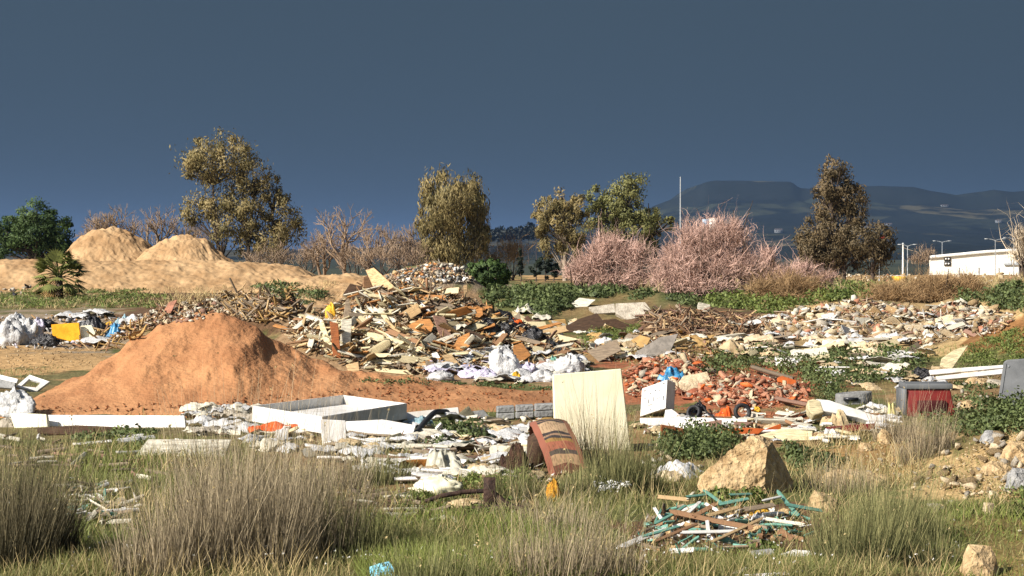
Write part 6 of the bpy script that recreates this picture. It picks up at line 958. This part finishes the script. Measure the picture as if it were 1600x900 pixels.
# ------------------------------------------------------------------ weeds, grass, rushes, fine litter
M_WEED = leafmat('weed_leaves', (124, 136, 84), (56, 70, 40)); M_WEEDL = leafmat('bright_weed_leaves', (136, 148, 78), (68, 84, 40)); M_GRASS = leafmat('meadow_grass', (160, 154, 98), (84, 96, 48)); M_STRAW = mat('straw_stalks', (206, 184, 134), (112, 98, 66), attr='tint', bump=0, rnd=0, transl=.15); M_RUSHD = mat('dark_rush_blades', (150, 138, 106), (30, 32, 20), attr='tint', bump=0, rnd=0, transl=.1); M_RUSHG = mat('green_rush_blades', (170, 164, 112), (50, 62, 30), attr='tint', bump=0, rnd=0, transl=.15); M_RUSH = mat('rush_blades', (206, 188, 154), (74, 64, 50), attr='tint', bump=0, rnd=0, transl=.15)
def weeds(label, poly, n, hgt, m=None, px=5.0, seed=1, asp=.6):
    rng = np.random.default_rng(seed); nb = max(30, n // 28); q = inpoly(poly, nb, rng); B = hit(q[:, 0], q[:, 1]); k = rng.integers(nb, size=n); P = B[k]; s = P[:, 1] / F; dn = fbm(B[:, 0] * .8 + seed, B[:, 1] * .5, 3, seed); hb = hgt * np.clip(.5 + .5 * rng.random(nb) + 1.3 * dn, .12, 1.4)[k]; B[:, 2] -= np.where(dn < -.16, .6, 0); P = B[k]
    rad = np.maximum(.09, 9 * s); off = rng.normal(size=(n, 3)); off /= np.linalg.norm(off, axis=1)[:, None]; off *= (rng.random((n, 1)) ** .4); C = P + off * np.stack([rad * 1.5, rad * 1.5, hb * .6], -1); C[:, 2] = np.maximum(H(C[:, 0], C[:, 1]) + .01, P[:, 2] + hb * .45 + off[:, 2] * hb * .55)
    ok = dn[k] > -.2; C = C[ok]; s = s[ok]; k = k[ok]; n = len(C)
    v, f = leaf_quads(C, px * s * (.6 + .8 * rng.random(n)), asp, rng, -.1); t = np.clip(.2 + .5 * rng.random(nb)[k] + .3 * dn[k] + rng.normal(0, .18, n), 0, 1); o0 = C.mean(0); wme = mesh_np('weeds', v - o0, f, tint=np.repeat(t, 4)); on = off[ok] + (0, 0, .5); on /= np.linalg.norm(on, axis=1)[:, None]; soft_normals(wme, np.repeat(on, 4, 0)); o = link('weeds', wme, m or M_WEED, None, o0); tag(o, label, 'weeds', kind='stuff')
weeds('low dark green weeds covering the hump under the round bush', [(738, 458), (800, 452), (900, 452), (1000, 443), (1070, 450), (1092, 482), (1040, 472), (1010, 468), (930, 465), (890, 470), (890, 500), (840, 494), (780, 480), (750, 466)], 17000, .3, seed=1)
weeds('green weeds behind the long rubble spill under the pink shrubs', [(1098, 470), (1140, 460), (1260, 452), (1330, 440), (1385, 448), (1370, 465), (1290, 474), (1210, 492), (1180, 490), (1110, 482)], 12000, .4, M_WEEDL, seed=2)
weeds('green weeds on the bank before the golden dry shrub', [(1490, 468), (1540, 455), (1640, 450), (1640, 500), (1580, 486), (1500, 474)], 6500, .4, seed=3)
weeds('dark green weeds in front of the long rubble spill', [(1085, 585), (1130, 555), (1200, 548), (1250, 556), (1330, 555), (1430, 552), (1450, 575), (1400, 600), (1330, 606), (1290, 640), (1250, 596), (1180, 582), (1120, 592)], 12000, .28, seed=4)
weeds('bushy green weeds beside the grey seat back', [(1486, 665), (1530, 640), (1640, 640), (1640, 680), (1560, 684), (1500, 684)], 5500, .2, seed=5, px=6)
weeds('dark green weeds between the brown board and boulder', [(1026, 715), (1040, 692), (1090, 680), (1118, 690), (1160, 690), (1120, 716), (1080, 722)], 5000, .2, seed=6, px=6); weeds('green weeds around the pale blue bundle', [(600, 682), (650, 676), (690, 672), (760, 678), (750, 702), (690, 706), (640, 690)], 4500, .2, seed=7, px=6)
weeds('bright grass patch inside the tented boards', [(895, 540), (930, 520), (990, 512), (1000, 522), (940, 540), (905, 548)], 3500, .18, M_WEEDL, seed=8, px=5, asp=.25); weeds('leafy weeds at the foot of the large boulder', [(1095, 778), (1115, 756), (1180, 775), (1190, 790), (1110, 788)], 2600, .14, M_WEEDL, seed=9, px=7); weeds('leafy weeds beside the shaded boulder side', [(1225, 700), (1260, 690), (1330, 700), (1300, 740), (1250, 740)], 4000, .14, seed=10, px=6)
weeds('bright weeds at the foot of the sandy bank', [(1470, 830), (1500, 790), (1560, 765), (1640, 770), (1640, 860), (1500, 868)], 6000, .12, M_WEEDL, seed=11, px=7); weeds('leafy weeds before the slat pile', [(1180, 858), (1200, 840), (1270, 835), (1290, 860), (1220, 866)], 2400, .1, M_WEEDL, seed=12, px=7); weeds('green turf at the foot of the tan bank', [(-40, 470), (40, 455), (140, 452), (240, 452), (270, 468), (230, 484), (120, 482), (-40, 484)], 9000, .16, M_WEEDL, seed=13, px=4.5, asp=.3); weeds('sparse green weeds behind the dead fronds', [(400, 452), (440, 446), (520, 456), (520, 470), (470, 478), (420, 462)], 3500, .25, seed=14, px=4.5); weeds('green cover on the grassy bank at the picture edge', [(1480, 580), (1520, 535), (1640, 505), (1640, 570), (1560, 570)], 6000, .08, M_WEEDL, seed=15, px=4.5, asp=.3); weeds('low weeds under the long white panel', [(110, 690), (200, 676), (330, 678), (320, 690), (210, 700)], 3200, .12, seed=16, px=6); weeds('weeds around the yellow skip crest', [(1180, 462), (1250, 446), (1290, 446), (1270, 462), (1200, 470)], 2500, .4, seed=17)
weeds('low weeds along the feet of red soil and brick rubble', [(560, 596), (700, 598), (860, 606), (870, 612), (700, 604), (560, 602)], 1200, .06, seed=18, px=4); weeds('green weeds among the stones by the red boxy seat', [(1385, 660), (1420, 600), (1500, 600), (1560, 590), (1560, 630), (1490, 660)], 2600, .12, seed=19, px=5); weeds('small green weeds beside the open plastic sheet', [(640, 772), (760, 745), (830, 742), (800, 800), (700, 815), (620, 800)], 4200, .08, M_WEEDL, seed=20, px=7, asp=.35)

def blades(P, hgt, wid, rng, lean=.35, seg=3, wind=(.08, 0)):
    N = len(P); d0 = np.stack([rng.normal(wind[0], lean, N), rng.normal(wind[1], lean, N), np.ones(N)], -1); return ribbons(P, d0, hgt, wid, rng, seg, .35, -.25)
def grass(label, poly, n, h, m, seed, w=1.1, lean=.5, keep=None, tint=(.2, .55), name='grass', seg=2, grow=0):
    rng = np.random.default_rng(seed); q = inpoly(poly, n, rng); P = hit(q[:, 0], q[:, 1]); den = fbm(P[:, 0] * 1.3, P[:, 1] * 1.3, 3, seed); bare = np.zeros(n, bool)
    for pl, c in patches[10:]:
        bare |= inside(pl, q[:, 0] + 40 * fbm(P[:, 0] * 1.1, P[:, 1] * 1.1, 4, 41), q[:, 1] + 20 * fbm(P[:, 0] * 1.1 + 50, P[:, 1] * 1.1, 4, 42))
    ok = (rng.random(n) < np.where(bare, .3, 1.0)) & (rng.random(n) < .6 + den * 1.3); ok &= red(P[:, 0], P[:, 1]) < .03
    P = P[ok]; den = den[ok]; N = len(P); hh_ = h * (.4 + .8 * rng.random(N)) * (1 + den); v, f, t = blades(P - (0, 0, .01), hh_, w * P[:, 1] / F * (.7 + .6 * rng.random(N)), rng, lean, seg)
    tn = np.clip(tint[0] + tint[1] * rng.random(N) + .3 * den, 0, 1); o0 = P.mean(0); tag(link(name, mesh_np(name, v - o0, f, tint=np.repeat(tn, 2 * (seg + 1))), m, None, o0), label, 'grass', kind='stuff')
grass('short green grass over the near ground', [(-80, 690), (600, 690), (900, 760), (1300, 720), (1680, 770), (1680, 915), (-80, 915)], 90000, .11, M_GRASS, 1, w=1.5); grass('thin green grass among the white boards', [(-80, 625), (900, 640), (1500, 640), (1680, 690), (1680, 770), (900, 760), (-80, 695)], 26000, .09, M_GRASS, 2, w=1.5); grass('sparse grass on the middle ground', [(-80, 575), (100, 570), (30, 630), (-80, 640)], 1500, .08, M_GRASS, 3, w=1.3); grass('thin grass beside the weeds before the rubble spill', [(900, 545), (1600, 540), (1680, 640), (1500, 640), (1250, 640), (1000, 580)], 9000, .07, M_GRASS, 4, w=1.4)
grass('straw coloured dry grass stalks over the near ground', [(-80, 700), (600, 700), (900, 760), (1300, 720), (1680, 760), (1680, 915), (-80, 915)], 16000, .2, M_STRAW, 5, w=1.1, lean=.4, tint=(.3, .7), name='dry_grass', seg=3); grass('dry straw on the tan bank foot', [(-80, 455), (300, 450), (560, 440), (560, 470), (260, 480), (-80, 486)], 5000, .22, M_STRAW, 6, w=1.0, tint=(.3, .7), name='dry_grass'); grass('dry grass along the crest under the pink shrubs', [(900, 440), (1600, 436), (1600, 452), (1100, 462), (900, 448)], 7000, .5, M_STRAW, 7, w=1.0, tint=(.2, .6), name='dry_grass'); grass('dry straw on the ochre ground beside the tuft', [(1260, 690), (1440, 670), (1440, 770), (1260, 770)], 3500, .2, M_STRAW, 8, w=1.2, tint=(.3, .6), name='dry_grass', seg=3)
M_GREENG = leafmat('fresh_grass', (152, 160, 82), (84, 102, 46))
grass('fresh bright green grass at the bottom edge below the rusty post', [(560, 805), (640, 790), (900, 800), (930, 915), (560, 915)], 13000, .12, M_GREENG, 11, w=1.6); grass('fresh bright green grass below the slat pile', [(950, 868), (1150, 862), (1300, 868), (1320, 915), (950, 915)], 9000, .07, M_GREENG, 12, w=1.6); grass('fresh bright green grass at the foot of the sandy bank', [(1420, 800), (1500, 780), (1640, 780), (1640, 915), (1480, 915)], 6000, .08, M_GREENG, 13, w=1.6); grass('fresh green grass around the sticks and panel', [(90, 690), (330, 690), (300, 760), (200, 900), (90, 900)], 6000, .11, M_GREENG, 14, w=1.5)
def rush(label, px, py, rad, h, n, seed, green=.4, tall=.15, dense=1.0):
    n = int(n * .62); rng = np.random.default_rng(seed); g_ = np.array(G(px, py)); r = rad * np.sqrt(rng.random(n)); a = rng.random(n) * 6.283; P = np.stack([r * np.cos(a), r * np.sin(a) * .8, np.zeros(n)], -1); z = H(P[:, 0] + g_[0], P[:, 1] + g_[1]) - g_[2]; P[:, 2] = z - .02
    hh_ = h * (.3 + .7 * rng.random(n) ** .8) * (1 - .35 * (r / rad) ** 2); tl = rng.random(n) < tall; hh_ = np.where(tl, h * (.95 + .65 * rng.random(n)), hh_); d0 = np.stack([np.cos(a) * r / rad * .22 + rng.normal(.02, .17, n), np.sin(a) * r / rad * .2 + rng.normal(0, .17, n), np.ones(n)], -1); v, f, t = ribbons(P, d0, hh_, np.where(rng.random(n) < .18, .0085, .0036 + .0034 * rng.random(n)) * np.where(tl, .75, 1), rng, 4, .12, -.1)
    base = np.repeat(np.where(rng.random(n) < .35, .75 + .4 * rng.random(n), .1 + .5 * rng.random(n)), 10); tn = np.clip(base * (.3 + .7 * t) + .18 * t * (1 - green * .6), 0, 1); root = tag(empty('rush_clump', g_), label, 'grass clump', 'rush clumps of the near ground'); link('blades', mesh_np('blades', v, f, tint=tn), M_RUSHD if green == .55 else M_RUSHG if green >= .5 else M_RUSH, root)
    k = max(4, n // 60); P2 = P[:k] * .9; d2 = d0[:k]; v2 = []; hd = rng.random(k); 
    tips = v.reshape(n, 10, 3)[:, 9][rng.choice(n, k, replace=False)]; q, f2 = leaf_quads(np.repeat(tips, 3, 0) + rng.normal(0, .008, (k * 3, 3)), np.full(k * 3, .022), .5, rng, .0); link('seed_heads', mesh_np('seed_heads', q, f2, tint=np.full(len(q), .75)), M_STRAW, root)['kind'] = 'stuff'
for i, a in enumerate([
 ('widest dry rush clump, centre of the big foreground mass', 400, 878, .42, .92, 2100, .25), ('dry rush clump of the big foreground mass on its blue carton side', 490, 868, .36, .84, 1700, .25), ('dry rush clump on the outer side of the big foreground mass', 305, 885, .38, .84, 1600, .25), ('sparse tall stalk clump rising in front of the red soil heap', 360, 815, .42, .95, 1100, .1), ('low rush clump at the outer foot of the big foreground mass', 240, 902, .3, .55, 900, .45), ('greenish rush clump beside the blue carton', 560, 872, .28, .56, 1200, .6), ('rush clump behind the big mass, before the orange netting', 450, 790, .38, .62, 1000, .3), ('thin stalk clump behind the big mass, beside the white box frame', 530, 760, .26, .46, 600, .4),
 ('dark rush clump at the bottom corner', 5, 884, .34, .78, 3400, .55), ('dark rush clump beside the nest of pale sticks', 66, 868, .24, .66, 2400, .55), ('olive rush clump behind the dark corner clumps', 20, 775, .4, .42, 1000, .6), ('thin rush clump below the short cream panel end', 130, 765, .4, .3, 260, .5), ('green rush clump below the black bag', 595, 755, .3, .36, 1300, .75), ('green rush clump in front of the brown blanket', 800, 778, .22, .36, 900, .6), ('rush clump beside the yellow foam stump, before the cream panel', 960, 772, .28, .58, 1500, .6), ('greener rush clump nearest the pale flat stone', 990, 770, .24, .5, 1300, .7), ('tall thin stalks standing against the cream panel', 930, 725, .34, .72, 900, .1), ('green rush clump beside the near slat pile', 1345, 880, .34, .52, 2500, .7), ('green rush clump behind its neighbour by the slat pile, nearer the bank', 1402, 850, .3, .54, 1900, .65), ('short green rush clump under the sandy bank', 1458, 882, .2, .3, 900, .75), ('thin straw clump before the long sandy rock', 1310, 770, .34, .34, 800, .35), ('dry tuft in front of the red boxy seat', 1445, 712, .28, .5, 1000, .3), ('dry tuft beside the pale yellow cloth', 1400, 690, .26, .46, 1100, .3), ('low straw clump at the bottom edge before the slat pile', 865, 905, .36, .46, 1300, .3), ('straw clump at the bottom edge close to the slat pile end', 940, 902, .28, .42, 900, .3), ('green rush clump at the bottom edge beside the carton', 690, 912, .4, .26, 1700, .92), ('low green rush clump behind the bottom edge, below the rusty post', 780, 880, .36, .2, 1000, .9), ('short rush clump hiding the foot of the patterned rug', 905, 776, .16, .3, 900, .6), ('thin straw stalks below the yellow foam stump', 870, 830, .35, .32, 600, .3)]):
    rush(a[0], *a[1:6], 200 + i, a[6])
# daisies
def flowers(label, poly, n, seed, sz=.008):
    rng = np.random.default_rng(seed); q = inpoly(poly, n, rng); P = hit(q[:, 0], q[:, 1]); P[:, 2] += .06 + .08 * rng.random(n); cen = np.repeat(P, 4, 0) + rng.normal(0, sz * .5, (n * 4, 3)); v, f = leaf_quads(cen, np.full(n * 4, sz * 1.6), .7, rng); o0 = P.mean(0); tag(link('daisies', mesh_np('daisies', v - o0, f), mat('daisy_petals', (246, 244, 236), bump=0, rnd=0), None, o0), label, 'flowers', kind='stuff')
flowers('white daisies dotted through the near grass', [(0, 860), (300, 870), (900, 880), (1500, 860), (1500, 900), (0, 900)], 160, 1); flowers('cluster of white flowers beside the rush clump by the slat pile', [(925, 775), (945, 762), (985, 764), (985, 778), (940, 782)], 150, 2, .013)
# fine litter filling the heaps
def litter(label, poly, n, px, cols, seed, sticks=.4, lift=.03, name='rubble'):
    rng = np.random.default_rng(seed); q = inpoly(poly, n, rng); P = hit(q[:, 0], q[:, 1]); V, Fc, Cc, o = [], [], [], 0
    for p in P:
        c = np.array(lin(cols[int(rng.integers(len(cols)))])) * (.75 + .35 * rng.random()); s = px * p[1] / F * (.5 + rng.random()); v, f = CH[int(rng.integers(len(CH)))]; sc_ = np.array([1, .8, .6]) * s * .5
        if rng.random() < sticks: sc_ = np.array([2.6, .3, .2]) * s * .6
        R = np.array((Matrix.Rotation(rng.random() * 6.28, 3, 'Z') @ Matrix.Rotation(rng.normal(0, .45), 3, 'Y'))); w = (v * sc_) @ R.T + p + (0, 0, lift + s * .1); V.append(w); Fc.append(f + o); Cc.append(np.repeat(c[None], len(v), 0)); o += len(v)
    V = np.concatenate(V); o0 = P.mean(0); tag(link(name, mesh_np(name, V - o0, np.concatenate(Fc), col=np.concatenate(Cc)), mat('mixed_litter', (255, 255, 255), (205, 200, 195), scale=30, attr='Col', bump=.3, rnd=0), None, o0), label, 'rubble', kind='stuff')
WOODC = [(214, 182, 132), (166, 130, 94), (232, 214, 174), (130, 104, 78), (184, 164, 138), (96, 76, 60), (212, 162, 106), (232, 222, 196)]; PALEC = [(226, 210, 180), (206, 184, 148), (236, 230, 218), (184, 156, 122), (160, 140, 118), (206, 150, 122)]
litter('splinters filling the tall wood heap', HEAPP, 2600, 11, WOODC, 1, .6, .04); litter('small red rubble between the broken bricks', BRP, 1300, 7, [(190, 112, 80), (208, 156, 128), (226, 204, 176), (166, 94, 68), (160, 124, 100)], 2, .25); litter('small pale rubble of the long spill', RRP, 2300, 8, PALEC, 3, .3); litter('small litter of the pale heap under the weeping eucalyptus', [(580, 446), (620, 424), (680, 411), (720, 419), (745, 442)], 600, 6, PALEC + [(110, 110, 112)], 4, .2); litter('broken stalks of the brown tangle', [(995, 500), (1020, 486), (1150, 490), (1220, 515), (1200, 535), (1020, 520)], 900, 9, [(176, 140, 108), (130, 100, 78), (206, 176, 140), (98, 76, 60)], 5, .8); litter('fine rubbish behind the red soil slope', [(190, 512), (250, 482), (330, 465), (460, 456), (480, 490), (400, 505), (330, 490), (220, 520)], 1300, 8, WOODC + PALEC, 6, .5); litter('fine rubbish between the white sacks', [(-60, 545), (-60, 500), (100, 492), (220, 500), (200, 530), (120, 548)], 500, 8, [(236, 234, 230), (200, 198, 200), (60, 58, 60), (190, 150, 100)], 7, .2)
litter('strewn rubbish around the boards and sacks', [(880, 545), (1000, 525), (1160, 530), (1200, 555), (1090, 570), (960, 570)], 600, 8, PALEC + WOODC, 8, .4); litter('litter around the white boards and rug', [(400, 690), (600, 660), (860, 655), (1000, 670), (1180, 690), (1380, 680), (1380, 645), (1180, 640), (1000, 660), (860, 760), (600, 745)], 900, 8, PALEC + [(150, 112, 78)], 9, .45); litter('gravel over the sandy bank', [(1440, 765), (1530, 695), (1640, 665), (1640, 790), (1540, 780)], 900, 5, [(214, 186, 138), (190, 156, 108), (226, 206, 168)], 10, 0); litter('pebbles on the tan road', [(-60, 545), (170, 548), (140, 580), (-60, 585)], 250, 5, [(214, 190, 150), (180, 150, 110)], 11, .2); litter('clods at the foot of the red soil heap', [(40, 640), (300, 630), (560, 610), (860, 605), (860, 632), (560, 640), (40, 648)], 420, 6, [(170, 104, 62), (150, 88, 52), (190, 130, 86)], 12, 0); litter('litter of the near slat pile', SL, 500, 8, [(236, 232, 226), (96, 170, 150), (140, 100, 70), (196, 160, 112), (84, 66, 54)], 13, .8, .02); litter('rubbish along the near ground before the cloth heap', [(540, 800), (640, 760), (830, 780), (830, 810), (600, 830)], 260, 7, [(150, 130, 108), (206, 196, 178), (98, 80, 66)], 14, .7); litter('white and grey litter through the near grass', [(60, 720), (560, 720), (640, 800), (1000, 800), (1000, 880), (600, 880), (560, 830), (200, 840), (60, 800)], 420, 6, [(232, 226, 214), (196, 184, 166), (160, 140, 116), (216, 200, 170)], 17, .6, .02); litter('stones in the ochre patch', [(1280, 700), (1440, 680), (1440, 760), (1280, 770)], 350, 5, [(206, 176, 126), (184, 146, 96), (226, 206, 168)], 15, .1); litter('rubbish on the far crest', [(1230, 440), (1300, 420), (1420, 430), (1620, 428), (1620, 444), (1230, 446)], 350, 6, PALEC, 16, .2)
